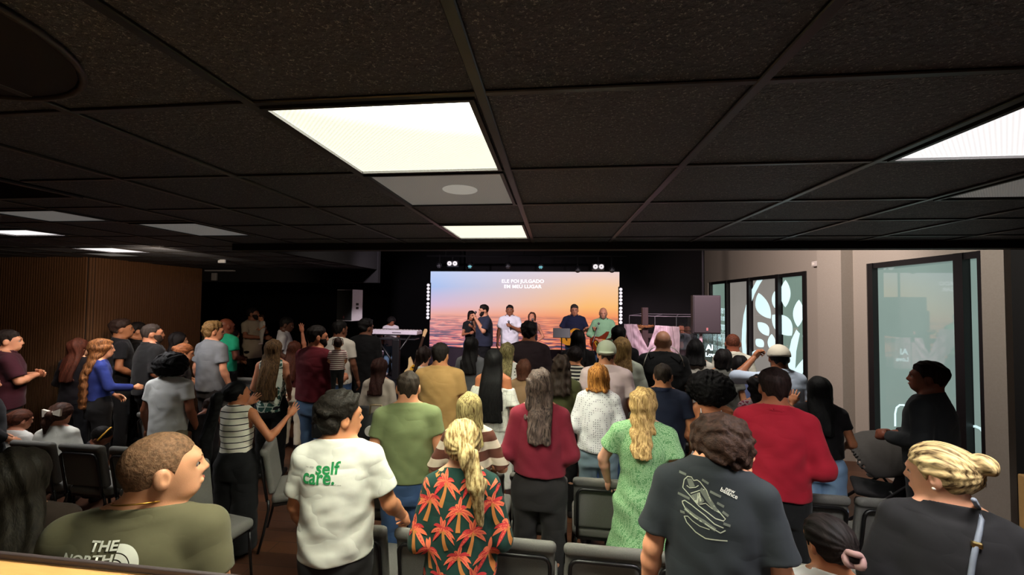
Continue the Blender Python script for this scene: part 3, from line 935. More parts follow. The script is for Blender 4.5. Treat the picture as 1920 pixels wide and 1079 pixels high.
troffer(-4.98, -4.42, 2.90, 3.20, M_onw, 'small lit troffer sliver at the left edge of the photo')
# the rest of the same grid, behind the photographer's end of the room
troffer(-.852, -.222, -1.28, -.72, M_on, 'lit troffer of the grid behind the camera, left column', group='troffers behind the camera')
troffer(1.272, 1.90, -1.28, -.72, M_onw, 'lit troffer of the grid behind the camera, right column', group='troffers behind the camera')

# ceiling fittings at the left
r = thing('ceiling_speaker', 'large round black ceiling grille at the upper left', 'ceiling speaker', (-1.42, .60, CEIL))
m = MB(); m.tube([(.36 * math.cos(a * math.pi / 20), .36 * math.sin(a * math.pi / 20), -.008) for a in range(40)], .009, 6, True)
m.build('rim', plain('speaker_rim', (48, 44, 42), .4), r)
MB().cyl((0, 0, 0), (0, 0, -.008), .35, n=40).build('grille', plain('speaker_grille', (24, 23, 23), .6), r)
r = thing('ceiling_vent', 'dark rectangular air vent in the ceiling at left', 'air vent', (-3.0, 1.75, CEIL))
m = MB()
for sx in (-1, 1): m.box((sx * .36, 0, -.008), (.03, .42, .016))
for sy in (-1, 1): m.box((0, sy * .2, -.008), (.70, .03, .016))
m.build('frame', plain('vent_frame', (40, 40, 44), .4), r)
for i in range(9): MB().box((0, -.16 + i * .04, -.006), (.68, .004, .024), Euler((.6, 0, 0)).to_matrix()).build('slat', plain('vent_slat', (30, 31, 36), .4), r)

# left: slatted brown wall
def slat_wall(name, x0, y0, x1, y1, z1):
    m = MB(); d = Vector((x1 - x0, y1 - y0, 0)); L_ = d.length; u = d / L_; nrm = Vector((u.y, -u.x, 0))
    rot = Matrix((u, -nrm, Vector((0, 0, 1)))).transposed()
    m.box(Vector((x0, y0, z1 / 2)) + u * L_ / 2 - nrm * .05, (L_, .1, z1), rot)
    m.mi = 1
    k = int(L_ / .042)
    for i in range(k):
        m.box(Vector((x0, y0, z1 / 2)) + u * (i + .5) * L_ / k + nrm * .009, (.026, .018, z1), rot)
    return struct(m.build(name, [plain('slat_back', (22, 14, 10), .8), M_slat]))
t = NT('slat_wood')
n = t.noise(t.scaled(20, 20, 1.2), 3, 5, .6)
t.base(t.mix(n, lin((82, 55, 36)), lin((114, 79, 52))), .45, .4); M_slat = t.m
slat_wall('wall_left_near', -9.0, 5.10, -6.70, 5.10, CEIL)
slat_wall('wall_left', -6.70, 5.10, -6.92, 7.20, CEIL)
slab('wall_left_outer', (-9.05, 1.05, 1.4), (.1, 8.2, 2.82), M_black)
slab('wall_left_recess', (-13.1, 9.7, 2.1), (.1, 5.0, 4.3), M_black)
slab('wall_left_return', (-10.05, 7.27, 1.4), (6.1, .1, 2.82), M_black)
slab('wall_back_left', (-7.9, 12.05, 2.1), (10.4, .1, 4.4), M_black)
slab('wall_back', (.8, 12.05, 2.1), (7.1, .1, 4.4), plain('stage_wall', (21, 17, 20), .9))
slab('wall_front', (-2.3, -3.0, 1.4), (13.5, .1, 2.82), plain('rear_wall', (70, 66, 62), .9))
p = at(416, 490, 5.5)
r = thing('wall_sign', 'small white blank sign hung under the dark ceiling at left', 'sign', p)
MB().box((0, 0, 0), (.11, .03, .055), bevel=.006).build('panel', emit('sign_white', (150, 148, 145), .25), r)

MB().box((0, 0, (CEIL - p.z) / 2), (.02, .02, CEIL - p.z)).build('bracket', M_grid, r)
p0, p1 = at(386, 507, 7.2), at(440, 509, 7.2)
r = thing('door_rail', 'thin grey metal rail with a small bracket above the dark side door', 'door rail', (p0 + p1) / 2)
MB().box((0, 0, 0), ((p1 - p0).length, .06, .025)).build('rail', plain('rail_grey', (120, 118, 120), .4), r)
MB().box((-.12, -.0, -.12), (.10, .05, .15), bevel=.01).build('bracket', plain('bracket_grey', (110, 108, 108), .4), r)

# right: plastered wall with frosted windows
t = NT('wall_plaster'); n = t.noise(t.coords(), 60, 4, .6)
t.base(t.mix(n, lin((150, 140, 130)), lin((166, 156, 146))), .9, .2); t.bump(n, .15, .004); M_wall = t.m
def yz(px): return None
WY = lambda px: (lambda v: WX * v.y / v.x)(ray(px, 553))     # depth at which the sight line meets the right wall
Y_far, Y_a0, Y_a1, Y_b0, Y_end = 12.0, WY(1327), WY(1513), WY(1625), WY(1897)
Y_b1 = WY(1853)
Z1, Z0 = 2.80, .46
def wallbox(name, ya, yb, za, zb, x0=WX, x1=WX + .2, mat=None):
    return slab(name, ((x0 + x1) / 2, (ya + yb) / 2, (za + zb) / 2), (x1 - x0, abs(yb - ya), zb - za), mat or M_wall)
wallbox('wall_right', Y_end, Y_far, Z1, 4.3)
wallbox('wall_right_sill', Y_end, Y_far, 0, Z0)
wallbox('wall_right_far', Y_a0, Y_far, Z0, Z1)
wallbox('wall_right_pier', Y_b0, Y_a1, Z0, Z1)
wallbox('wall_right_column', WY(1600), WY(1553), 0, 4.25, WX - .16, WX)
wallbox('wall_right_pillar', Y_end, Y_b1, 0, Z1, WX - .06, WX + .2)
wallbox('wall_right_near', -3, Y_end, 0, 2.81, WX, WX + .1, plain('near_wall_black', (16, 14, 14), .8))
from mathutils.geometry import tessellate_polygon
M_wf = plain('window_frame_black', (20, 18, 20), .4)
def pane_mat(name, rgb, s=.9):
    t = NT(name); n = t.noise(t.coords(), 1.2, 3)
    c = lin(rgb)
    col = t.mix(n, tuple(v * .84 for v in c), tuple(v * 1.16 for v in c))
    t.base(tuple(v * .35 for v in c), .03, 1.0); t.b.inputs['IOR'].default_value = 1.7; t.l(col, t.b.inputs['Emission Color']); t.b.inputs['Emission Strength'].default_value = s
    return t.m
M_pg = pane_mat('frosted_green_glass', (116, 138, 128)); M_pn = pane_mat('frosted_grey_glass', (134, 130, 124)); M_pb = pane_mat('frosted_teal_glass', (124, 144, 138))
M_art = emit('window_film_white', (196, 226, 230), 1.0)
def window(name, ys, mats, z0=Z0, z1=Z1):
    """ys: list of (pane edge) depths far -> near"""
    m = MB()
    ya, yb = ys[0][0], ys[-1][1]
    m.box((WX + .03, (ya + yb) / 2, z1 - .035), (.08, abs(ya - yb), .07)); m.box((WX + .03, (ya + yb) / 2, z0 + .035), (.08, abs(ya - yb), .07))
    edges = [ya] + [(ys[i][1] + ys[i + 1][0]) / 2 for i in range(len(ys) - 1)] + [yb]
    for i, e in enumerate(edges):
        wd = .10 if 0 < i < len(edges) - 1 else .09
        e2 = e + (-wd / 2 if i == 0 else (wd / 2 if i == len(edges) - 1 else 0))
        m.box((WX + .025, e2, (z0 + z1) / 2), (.10, wd, z1 - z0))
    fr = struct(m.build(name, M_wf))
    for (p, q), mt in zip(ys, mats):
        MB().box((WX + .05, (p + q) / 2, (z0 + z1) / 2), (.01, abs(p - q), z1 - z0 - .04)).build('pane', mt, fr)
    return fr
pe = [(1331, 1359), (1365.5, 1400), (1408, 1454), (1463, 1513)]
ysA = [(WY(a), WY(b)) for a, b in pe]
winA = window('window_1', ysA, [M_pg, M_pn, M_pn, M_pg])
ysB = [(WY(1630), WY(1791)), (WY(1812), WY(1856))]
winB = window('window_2', ysB, [M_pb, M_pb])
def wp(px, py, off=.002):
    """point of the right wall's glass seen at a photograph pixel, as (y, z)"""
    v = ray(px, py); k = (WX + .045 - off) / v.x
    return (v.y * k, CAM_Z + v.z * k)
def film(shapes, parent, off=.004, name='film_graphic'):
    bm = bmesh.new()
    for poly in shapes:
        vs = [bm.verts.new((WX + .045 - off, y, z)) for y, z in poly]
        try: bm.faces.new(vs)
        except ValueError: pass
    bmesh.ops.remove_doubles(bm, verts=bm.verts, dist=.0004)
    bmesh.ops.triangulate(bm, faces=bm.faces)
    r_ = bmesh.ops.extrude_face_region(bm, geom=bm.faces[:])
    bmesh.ops.translate(bm, verts=[v for v in r_['geom'] if isinstance(v, bmesh.types.BMVert)], vec=(.003, 0, 0))
    bmesh.ops.recalc_face_normals(bm, faces=bm.faces)
    me = bpy.data.meshes.new(name); bm.to_mesh(me); bm.free()
    return link_mesh(name, me, M_art, parent)
def leaf(a, b, w, asym=0.0):
    """pointed leaf between pixels a,b (tips), w = width/length"""
    (ax, ay), (bx, by) = a, b; n = 14; L_, R_ = [], []
    dx, dy = bx - ax, by - ay
    for i in range(n + 1):
        u = i / n; k = math.sin(math.pi * u) ** .8 * w * .5
        x, y = ax + dx * u, ay + dy * u
        L_.append((x - dy * k * (1 + asym), y + dx * k * (1 + asym))); R_.append((x + dy * k * (1 - asym), y - dx * k * (1 - asym)))
    return L_ + R_[::-1][1:-1]
def clip_px(poly, x0, x1):
    for s_, lim in ((1, x0), (-1, x1)):
        out = []
        for i in range(len(poly)):
            p, q = poly[i], poly[(i + 1) % len(poly)]
            ip, iq = s_ * (p[0] - lim) >= 0, s_ * (q[0] - lim) >= 0
            if ip: out.append(p)
            if ip != iq:
                u = (lim - p[0]) / (q[0] - p[0]); out.append((lim, p[1] + (q[1] - p[1]) * u))
        poly = out
        if len(poly) < 3: return None
    return poly
def Z(pts): return [(1310 + x * .1854, 500 + y * .1854) for x, y in pts]    # from the zoomed crop of this window
art = []
leaves = [((605, 268), (727, 528), .46, .35), ((878, 138), (876, 412), .37, 0), ((1014, 338), (1003, 612), .39, 0), ((598, 565), (706, 702), .55, -.2),
          ((745, 490), (940, 700), .62, -.1), ((580, 735), (655, 815), .75, 0), ((768, 252), (770, 420), .34, 0), ((738, 685), (735, 850), .46, 0),
          ((1100, 370), (1098, 500), .40, 0), ((1095, 600), (1092, 800), .42, 0), ((600, 845), (535, 940), .6, 0)]
for a, b, w, s_ in leaves: art.append(leaf(*Z([a, b]), w, s_))
def ring_px(pts, w0, w1):
    n = len(pts); L_, R_ = [], []
    for i, (x, y) in enumerate(pts):
        a, c = pts[max(0, i - 1)], pts[min(n - 1, i + 1)]; dx, dy = c[0] - a[0], c[1] - a[1]; l = math.hypot(dx, dy); w = (w0 + (w1 - w0) * i / (n - 1)) / 2
        L_.append((x - dy / l * w, y + dx / l * w)); R_.append((x + dy / l * w, y - dx / l * w))
    return L_ + R_[::-1]
art.append(ring_px(Z([(660, 70), (600, 165), (545, 270), (505, 380), (475, 500), (460, 640), (455, 760), (465, 880), (500, 1000), (560, 1100)]), 8.5, 7))
art.append(Z([(988, 640), (1022, 680), (985, 860), (975, 1040), (1010, 990), (1090, 900), (1098, 985), (1040, 1100), (1020, 1300), (1060, 1500), (890, 1500), (905, 1200), (895, 1050), (905, 900), (940, 740)]))
for i, (a, b) in enumerate(pe):
    sh = []
    for poly in art:
        for tri in tessellate_polygon([[Vector((x, y, 0)) for x, y in poly]]):
            c = clip_px([poly[k] if isinstance(k, int) else k[:2] for k in tri], a + .5, b - .8)
            if c: sh.append([wp(x, y) for x, y in c])
    if sh: film(sh, winA)
def wall_text(txt, y0, z, size, parent, bold=.0, clip=None):
    """mirrored lettering on the glass (read from the street)"""
    vs, fs = text_mesh(txt, size, bold)
    mx = max(v[0] for v in vs)
    bm = bmesh.new(); vv = [bm.verts.new((WX + .040, y0 + v[0] - mx, z + v[1])) for v in vs]
    for f in fs:
        if clip and max(vv[i].co.y for i in f) > clip[1] or clip and min(vv[i].co.y for i in f) < clip[0]: continue
        try: bm.faces.new([vv[i] for i in f])
        except ValueError: pass
    me = bpy.data.meshes.new('film_lettering'); bm.to_mesh(me); bm.free()
    return link_mesh('film_lettering', me, M_art, parent)
# words are mirrored: their start lies at the near (right) end of the pane
for txt, py, px_end, sz in (('rer em D', 588, 1345, .30), ('efine in G', 601, 1344, .24), ('umprir', 618, 1345, .30), ('rincípios', 634, 1338, .28), ('e by principles', 641, 1334, .22), ('r Pessoas', 659, 1336, .28)):
    ya = WY(px_end); yb = WY(1358.5)
    vs, fs = text_mesh(txt, 1.0, .012)
    w = max(v[0] for v in vs); L_ = ya - yb
    z = wp(1350, py)[1]
    bm = bmesh.new(); vv = [bm.verts.new((WX + .040, yb + v[0] / w * L_, z + v[1] * sz)) for v in vs]
    for f in fs:
        try: bm.faces.new([vv[i] for i in f])
        except ValueError: pass
    me = bpy.data.meshes.new('film_lettering'); bm.to_mesh(me); bm.free(); link_mesh('film_lettering', me, M_art, winA)
# the rounded letter strokes at the bottom of the near window
def stroke(pts, w, parent): film([[wp(x, y) for x, y in ring_px(pts, w, w)]], parent, name='film_lettering')
stroke([(1678.5, 800), (1678.5, 776), (1681, 765), (1687, 760), (1694, 760), (1701, 763), (1706, 768)], 3.2, winB)
stroke([(1703.5, 750), (1703.5, 800)], 3.2, winB)
stroke([(1813.5, 840), (1813.5, 812), (1816, 804), (1821, 800), (1829, 800), (1838, 804), (1844, 812), (1847, 822)], 4.4, winB)
stroke([(1847.5, 792), (1847.5, 853)], 5.0, winB)
p = at(1535, 495, WY(1535)); p.x = WX
r = thing('smoke_detector', 'small white alarm box on the beige wall above the pier', 'alarm', (WX, p.y, p.z))
MB().box((-.03, 0, 0), (.06, .17, .09), bevel=.015).build('casing', plain('alarm_white', (205, 195, 190), .5), r)
MB().box((-.063, .03, 0), (.008, .05, .04), bevel=.003).build('lens', plain('alarm_lens', (235, 225, 215), .3), r)
# skirting and beige trim at right foreground
r = MB().box((4.02, 3.55, .44), (.5, .35, .88), bevel=.01).build('wooden_box', plain('light_wood', (190, 150, 95), .5))
tag(r, 'light wooden box edge at the far right, before the black wall', 'box')
# ledge in front of the camera, lower left
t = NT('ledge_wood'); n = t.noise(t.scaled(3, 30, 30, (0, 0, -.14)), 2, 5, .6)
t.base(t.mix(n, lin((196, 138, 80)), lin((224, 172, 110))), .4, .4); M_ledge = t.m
LZ = 1.78
def on_z(px, py, z):
    v = ray(px, py); return Vector((0, 0, CAM_Z)) + v * ((z - CAM_Z) / v.z)
pa, pb = on_z(-60, 1036, LZ), on_z(372, 1080, LZ)
d = (pb - pa); ang = math.atan2(d.y, d.x)
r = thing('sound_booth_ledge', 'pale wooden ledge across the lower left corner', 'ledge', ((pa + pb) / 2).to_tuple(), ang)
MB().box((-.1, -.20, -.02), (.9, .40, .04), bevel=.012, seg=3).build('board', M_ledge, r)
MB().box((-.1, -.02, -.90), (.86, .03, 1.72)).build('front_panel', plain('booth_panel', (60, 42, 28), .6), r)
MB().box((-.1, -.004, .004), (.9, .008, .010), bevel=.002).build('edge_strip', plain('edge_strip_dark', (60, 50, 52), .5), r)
# ------------------------------------------------------------------ everybody in the room
def Tp(key, rgb, **k):
    cm = {a: k.pop(a) for a in ('pattern', 'rgb2', 'p', 'q', 'rough', 'wrinkle') if a in k}
    return dict(mat=cloth(key, rgb, **cm), **k)
BLK = cloth('black_trousers', (20, 20, 22)); JEAN = cloth('blue_jeans', (58, 82, 118)); JLT = cloth('light_jeans', (110, 140, 172)); GRYT = cloth('dark_grey_trousers', (44, 42, 44))
B_blk = dict(mat=BLK); B_jean = dict(mat=JEAN); B_gry = dict(mat=GRYT)
DK = (18, 14, 13); BR = (44, 30, 22); BL = (176, 138, 86)
# --- nearest people
north = person('broad man with buzz cut in olive green logo t-shirt and gold chain, at the ledge', 296, 812, 1.31, 'm', (206, 150, 116), yaw=15, hx=.06, head=(56, 4, 0), hair=('buzz', (118, 88, 66), dict(c2=(134, 100, 76), t=.0022)),
    top=Tp('olive_khaki', (92, 88, 66), sleeve=.6, loose=.022, wrinkle=.35), bottom=B_gry, arms='down', build=1.26, face=True, q=.9, hs=1.12)
person('shadowed woman with very long dark hair at the lower left corner', 28, 848, 1.45, 'f', 'brown', yaw=40, head=(0, 0, 0), hair=('long', (26, 22, 16), dict(w=.125, w1=.15, len=.6, t=.03)),
    top=Tp('dk_brown_top', (40, 30, 24), sleeve=1.3), bottom=B_blk, build=1.1)
selfc = person('young man in white t-shirt printed self care in green, dark wavy hair', 636, 740, 2.1, 'm', (204, 142, 104), yaw=10, head=(52, 2, 0), hair=('tex', (26, 22, 18), dict(t=.030, f=62)),
    top=Tp('white_tee', (232, 232, 222), sleeve=.72, hem=.89, loose=.024, sl=.034, wrinkle=.8), bottom=B_gry, armR=((.27, .02, 1.13), (.31, .20, .97)), armL=((.23, .03, 1.13), (.2, .14, .9)), hands=('grip', 'relax'), build=1.04, face=True, q=.9)
palm = person('blonde ponytail woman in dark green shirt with coral palm trees', 868, 790, 1.97, 'f', (224, 172, 142), yaw=8, head=(-8, 6, 0), hair=('pony', (150, 118, 70), dict(c2=(232, 208, 150), len=.36, tx=.07, r=.04, by=-.1, tip=.5)),
    top=Tp('palm_shirt', (34, 66, 58), sleeve=1.35, sl=.03, hem=.66, loose=.03, flare=.035, wrinkle=.45), bottom=dict(mat=cloth('palm_trousers', (34, 66, 58)), wide=.04), arms='front', build=.98, q=.9)
nbal = person('teenager in charcoal t-shirt with sneaker drawing print, brown curly hair, head bowed', 1366, 775, 1.8, 'm', (222, 158, 122), yaw=-20, head=(64, -17, -4), nk=.06, hair=('curly', (52, 36, 30), dict(c2=(66, 46, 36), r=.110, cz=.038, cut=.05, rz=1.0, amp=.013)),
    top=Tp('charcoal_tee', (44, 48, 52), ctop=1.53, sleeve=.75, sl=.04, loose=.026, hem=.72, wrinkle=.3), bottom=B_blk, arms='down', build=.92, lean=.12, extra=.02, face=True, q=.9)
gdress = person('woman in pale green patterned dress with ruffled sleeves, wavy blonde hair', 1206, 727, 2.92, 'f', (216, 164, 136), yaw=-9, head=(5, 0, 0), hair=('long', (150, 112, 62), dict(c2=(222, 186, 124), len=.34, w=.098, w1=.07, wave=.006, cx=-.02)),
    top=Tp('green_dress', (168, 206, 156), pattern='cells', rgb2=(98, 150, 98), p=105, q=.13, name='dress', sleeve=.55, sl=.045, hem=.30, flare=.13, loose=.012, fit=1, wrinkle=.3), bottom=None, armL=((.29, .06, 1.17), (.26, .16, .96)), arms='front', hands='grip', build=1.2)
person('woman in sleeveless white top with black stripes, black hip-length ponytail, hand raised', 437, 715, 3.3, 'f', (182, 118, 82), yaw=5, head=(38, 14, 0), hair=('pony', (12, 12, 14), dict(len=.85, tx=-.10, r=.05, by=-.16, tip=.8)),
    top=Tp('stripe_tank', (226, 222, 206), pattern='hstripe', rgb2=(28, 28, 34), p=.052, q=.16, sleeve=0, hem=.98, loose=.012, fit=1), bottom=dict(mat=BLK, wide=.07, waist=1.05, loose=.022), armR=((.36, .0, 1.16), (.44, .18, 1.34)), armL=((.24, .14, 1.2), (.12, .32, 1.42)), hands='open', build=1.08)
person('broad-shouldered man in olive green t-shirt and blue jeans', 766, 697, 2.96, 'm', (206, 146, 112), yaw=14, head=(0, 0, 0), hair=('short', (44, 36, 30), dict(t=.008)), top=Tp('olive_green', (116, 128, 88), sleeve=.55, hem=.93, wrinkle=.35), bottom=B_jean, arms='down', build=1.12)
person('woman with highlighted blonde hair in brown and white striped jumper', 880, 738, 2.86, 'f', (196, 138, 104), yaw=10, head=(5, 4, 0), hair=('half', (110, 84, 50), dict(c2=(214, 196, 134), len=.26, w=.10, w1=.12)),
    top=Tp('brown_stripe', (104, 62, 50), pattern='hstripe', rgb2=(222, 206, 184), p=.12, q=.45, sleeve=.95, sl=.03, loose=.025), bottom=dict(mat=cloth('cream', (206, 192, 170)), waist=1.0), armR=((.30, .0, 1.14), (.24, .2, 1.06)), armL=((.30, .0, 1.14), (.24, .2, 1.03)))
person('large man in tan camel t-shirt with short dark hair', 826, 645, 4.3, 'm', (176, 120, 84), yaw=2, head=(12, 0, 0), hair=('short', (24, 20, 18), dict(t=.018)), top=Tp('tan_tee', (168, 132, 82), sleeve=.7, loose=.03, wrinkle=.35), bottom=B_blk, arms='down', build=1.18)
burg = person('woman in burgundy blouse and black trousers, long greying wavy hair', 1013, 692, 2.98, 'f', (206, 150, 120), yaw=0, head=(0, 0, 0), hair=('long', (40, 32, 30), dict(c2=(110, 92, 84), len=.37, w=.10, w1=.088, ridge=.005, wave=.004)), top=Tp('burgundy', (122, 34, 50), sleeve=1.7, sl=.03, loose=.022, hem=1.0, wrinkle=.3), bottom=dict(mat=cloth('black_denim', (40, 38, 38))), arms='front', build=1.08)
person('woman with auburn bob in white dotted blouse', 1122, 683, 3.85, 'f', (206, 150, 120), yaw=-8, head=(6, 0, 0), hair=('bob', (112, 62, 24), dict(c2=(206, 140, 70), len=.13, w=.105, w1=.11, ridge=.006)), top=Tp('white_dots', (226, 226, 226), pattern='dots', rgb2=(150, 150, 156), p=52, q=.28, sleeve=1.2, sl=.045, loose=.035, hem=.92, wrinkle=.3), bottom=dict(mat=cloth('washed_jeans', (120, 140, 150))), build=1.02)
person('stocky man in navy polo shirt with thin white collar stripe', 1243, 682, 3.95, 'm', (186, 126, 90), yaw=-13, head=(6, 0, 0), hair=('short', (40, 32, 26), dict(t=.006)), top=Tp('navy_polo', (26, 32, 50), sleeve=.62, collar=True, wrinkle=.3, collarmat=cloth('navy_collar', (30, 38, 60), pattern='hstripe', rgb2=(230, 225, 200), p=.6, q=.02)), bottom=B_blk, arms='down', build=1.14)
person('woman with black afro in blue and white floral strap dress, back bare', 1332, 698, 3.85, 'f', (188, 124, 86), yaw=-17, head=(8, 0, 0), hair=('afro', (12, 10, 10), dict(r=.172, rx=1.25, rz=1.0, cz=.02, cut=.2, amp=.014)), top=Tp('blue_floral_top', (226, 230, 240), pattern='blotch', rgb2=(40, 70, 150), p=26, q=.52, sleeve=0, zmax=1.29, hem=1.14, loose=.008, fit=1, fold=.001), bottom=dict(kind='skirt', mat=cloth('blue_floral', (226, 230, 240), pattern='blotch', rgb2=(40, 70, 150), p=16, q=.52), waist=1.06, hem=.35, flare=.1), arms='front', build=1.06, extra=.05)
person('heavy man in bright red shirt and black trousers', 1452, 692, 2.95, 'm', (150, 92, 66), yaw=-20, head=(-4, 0, 0), hair=('short', (30, 18, 16), dict(t=.016)), top=Tp('red_shirt', (150, 22, 40), sleeve=1.2, sl=.04, hem=.93, loose=.024, wrinkle=.35, collar=True), bottom=B_blk, arms='front', build=1.03)
person('woman in black t-shirt and pale blue jeans, long black hair, one hand raised', 1536, 707, 3.85, 'f', (182, 122, 86), yaw=-24, head=(-8, 0, 0), hair=('long', (14, 14, 14), dict(len=.40, w=.105, w1=.10, ridge=.002)), top=Tp('black_tee_w', (22, 20, 22), sleeve=.5, hem=1.0), bottom=dict(mat=cloth('pale_blue_denim', (134, 166, 200)), wide=.05, waist=1.06), armL=((.30, .06, 1.16), (.22, .16, 1.42)), armR=((.26, .0, 1.14), (.22, .2, 1.05)), hands=('relax', 'open'), build=1.05)
person('man in dark grey jumper standing by the near window, hands together', 1745, 680, 3.6, 'm', (112, 62, 44), yaw=36, head=(-14, 4, 0), hair=('short', (24, 16, 14), dict(t=.016)), top=Tp('dark_jumper', (38, 40, 42), sleeve=1.9, loose=.024, hem=.9), bottom=B_blk, arms='clasp', hands='fist', build=1.12, face=True)
bagw = person('woman in black jacket with blonde hair in a messy bun, bag strap on shoulder', 1760, 833, 1.86, 'f', (222, 164, 132), yaw=-24, head=(-58, -6, 0), hair=('bun', (96, 74, 46), dict(c2=(228, 198, 140), bp=(.01, -.125, .065), r=.047, ridge=.006)), top=Tp('black_jacket', (30, 29, 30), sleeve=1.9, sl=.05, loose=.045, hem=.8, wrinkle=.3, neck=.066), bottom=B_blk, arms='front', build=1.14, face=True, q=.9)
kid = person('girl in white t-shirt, dark hair tied with a pinkish scrunchie, right foreground', 1550, 968, 1.78, 'f', (170, 112, 80), yaw=-24, head=(-34, -8, 0), hair=('bun', (22, 16, 15), dict(bp=(.0, -.118, -.005), r=.034)), top=Tp('white_tee_kid', (222, 222, 220), sleeve=.6, loose=.02), bottom=B_blk, arms='down', hs=1.12, q=.9)
# --- left block
person('young man in white t-shirt with round afro, back to camera', 322, 660, 3.85, 'm', (128, 78, 54), yaw=10, head=(5, 0, 0), hair=('afro', (12, 10, 10), dict(r=.140, rx=1.15, rz=1.0, cz=.02, cut=.2, amp=.014)), top=Tp('white_tee_b', (220, 222, 218), sleeve=.6, loose=.022, wrinkle=.5), bottom=dict(mat=cloth('beige_trousers', (150, 140, 118))), arms='down', extra=.035, build=1.02)
person('woman in royal blue long-sleeved top, waist-long brown hair, in profile', 190, 636, 4.45, 'f', (206, 150, 118), yaw=-30, head=(8, 0, 0), hair=('long', (74, 44, 26), dict(c2=(150, 98, 58), len=.72, w=.105, w1=.13, wave=.005, t=.02)), top=Tp('royal_blue', (40, 54, 124), sleeve=1.9, hem=.98, fit=1), bottom=B_blk, armR=((.24, .06, 1.15), (.14, .30, 1.10)), arms='front', face=True)
person('man in dark maroon polo at the left edge, arms folded, in profile', 14, 620, 4.2, 'm', (206, 146, 112), yaw=-25, head=(17, 0, 0), hair=('short', (34, 26, 22), dict(t=.015)), top=Tp('maroon_polo', (62, 24, 34), sleeve=.8, collar=True, loose=.03, sl=.03), bottom=B_gry, arms='fold', hands='relax', build=1.12, face=True)
person('woman with reddish brown hair against the slatted wall', 147, 635, 4.72, 'f', 'light', yaw=10, head=(10, 0, 0), hair=('long', (70, 34, 22), dict(len=.45, w=.10)), top=Tp('dk_top1', (24, 18, 20), sleeve=1.5), bottom=B_blk)
person('tall young man in black t-shirt with small white print by the slatted wall', 226, 600, 5.15, 'm', (150, 98, 66), yaw=-35, head=(8, 4, 0), hair=('tex', (40, 26, 20), dict(t=.02)), top=Tp('black_print_tee', (22, 21, 24), pattern='blotch', rgb2=(60, 60, 66), p=9, q=.66, sleeve=.6), bottom=B_blk, face=True)
person('dark-haired person in black behind the man with receding hair', 258, 605, 5.6, 'm', 'tan', yaw=-40, hair=('short', (24, 18, 16)), top=Tp('black_tee2', (20, 20, 22), sleeve=.6), bottom=B_blk)
person('man with receding dark hair in black collared shirt, in profile', 284, 608, 5.0, 'm', (186, 128, 98), yaw=-25, head=(17, 2, 0), hair=('short', (48, 40, 36), dict(t=.008)), top=Tp('black_polo3', (26, 26, 28), sleeve=1.0, collar=True, loose=.03), bottom=B_blk, build=1.15, face=True, arms='front', beard=(60, 48, 42))
person('woman with dark wavy hair and glasses by the end of the slatted wall', 334, 624, 5.6, 'f', (206, 150, 118), yaw=-40, head=(8, 0, 0), hair=('bob', (20, 16, 16), dict(len=.2, w=.11, ridge=.006)), top=Tp('dk_top4', (30, 26, 28), sleeve=1.2), bottom=B_blk, face=True)
person('woman with light brown tied hair leaning on a chair, dark top', 348, 645, 4.85, 'f', (206, 146, 112), yaw=-40, head=(5, -10, 0), hair=('bun', (110, 66, 40), dict(r=.04)), top=Tp('dk_top5', (34, 28, 30), sleeve=.4), bottom=B_blk, arms='down')
person('young man in grey t-shirt with bleached curly hair', 400, 604, 5.25, 'm', (196, 140, 110), yaw=-10, head=(30, 0, 0), hair=('tex', (96, 74, 44), dict(t=.024)), top=Tp('grey_tee', (104, 108, 114), sleeve=.7, loose=.028, sl=.03), bottom=dict(mat=GRYT), arms='down', face=True)
person('bald man in bright teal green t-shirt', 424, 597, 6.2, 'm', (120, 66, 46), yaw=-10, head=(12, 0, 0), hair=('none', DK), top=Tp('teal_tee', (34, 158, 118), sleeve=.6), bottom=B_blk, arms='clasp', build=1.05)
person('dimly lit person in olive shirt beside the dark doorway', 380, 609, 7.6, 'm', 'tan', yaw=-30, hair=('short', (24, 20, 18)), top=Tp('olive_dim', (92, 96, 74), sleeve=.7), bottom=B_blk, arms='front')
person('small dim figure in pinkish top behind the teal shirt', 438, 618, 7.9, 'f', 'tan', yaw=-30, hair=('long', (30, 20, 18), dict(len=.3)), top=Tp('pink_dim', (120, 92, 90), sleeve=.7), bottom=B_blk)
hold = person('bearded man in beige shirt at the back wall, holding a baby', 472, 578, 8.6, 'm', (150, 100, 76), yaw=-100, head=(-30, 8, 0), hair=('short', (26, 20, 18)), top=Tp('beige_shirt', (172, 160, 140), sleeve=.7, hem=.72, loose=.03), bottom=B_blk, armR=((.25, .10, 1.18), (.0, .30, 1.14)), armL=((.25, .08, 1.22), (.05, .30, 1.26)), beard=(30, 24, 20), face=True, base=.05)
person('man in light buttoned shirt with short black hair, looking down', 540, 594, 7.0, 'm', (84, 54, 42), yaw=-62, head=(4, -12, 0), hair=('short', (14, 12, 12)), top=Tp('pale_shirt', (196, 198, 204), sleeve=.75, collar=True), bottom=B_blk, arms='front', face=True)
hand_up = person('woman in rust red top and white jeans with one arm stretched up', 552, 640, 5.7, 'f', (170, 108, 80), yaw=10, head=(0, 0, 0), hair=('long', (70, 36, 24), dict(len=.5, w=.11)), top=Tp('rust_top', (76, 26, 26), sleeve=.3, hem=1.0, fit=1), bottom=dict(mat=cloth('white_jeans', (212, 200, 176)), waist=1.08), armR=((.15, .08, 1.62), (.09, .10, 1.88)), arms='front', hands=('open', 'relax'))
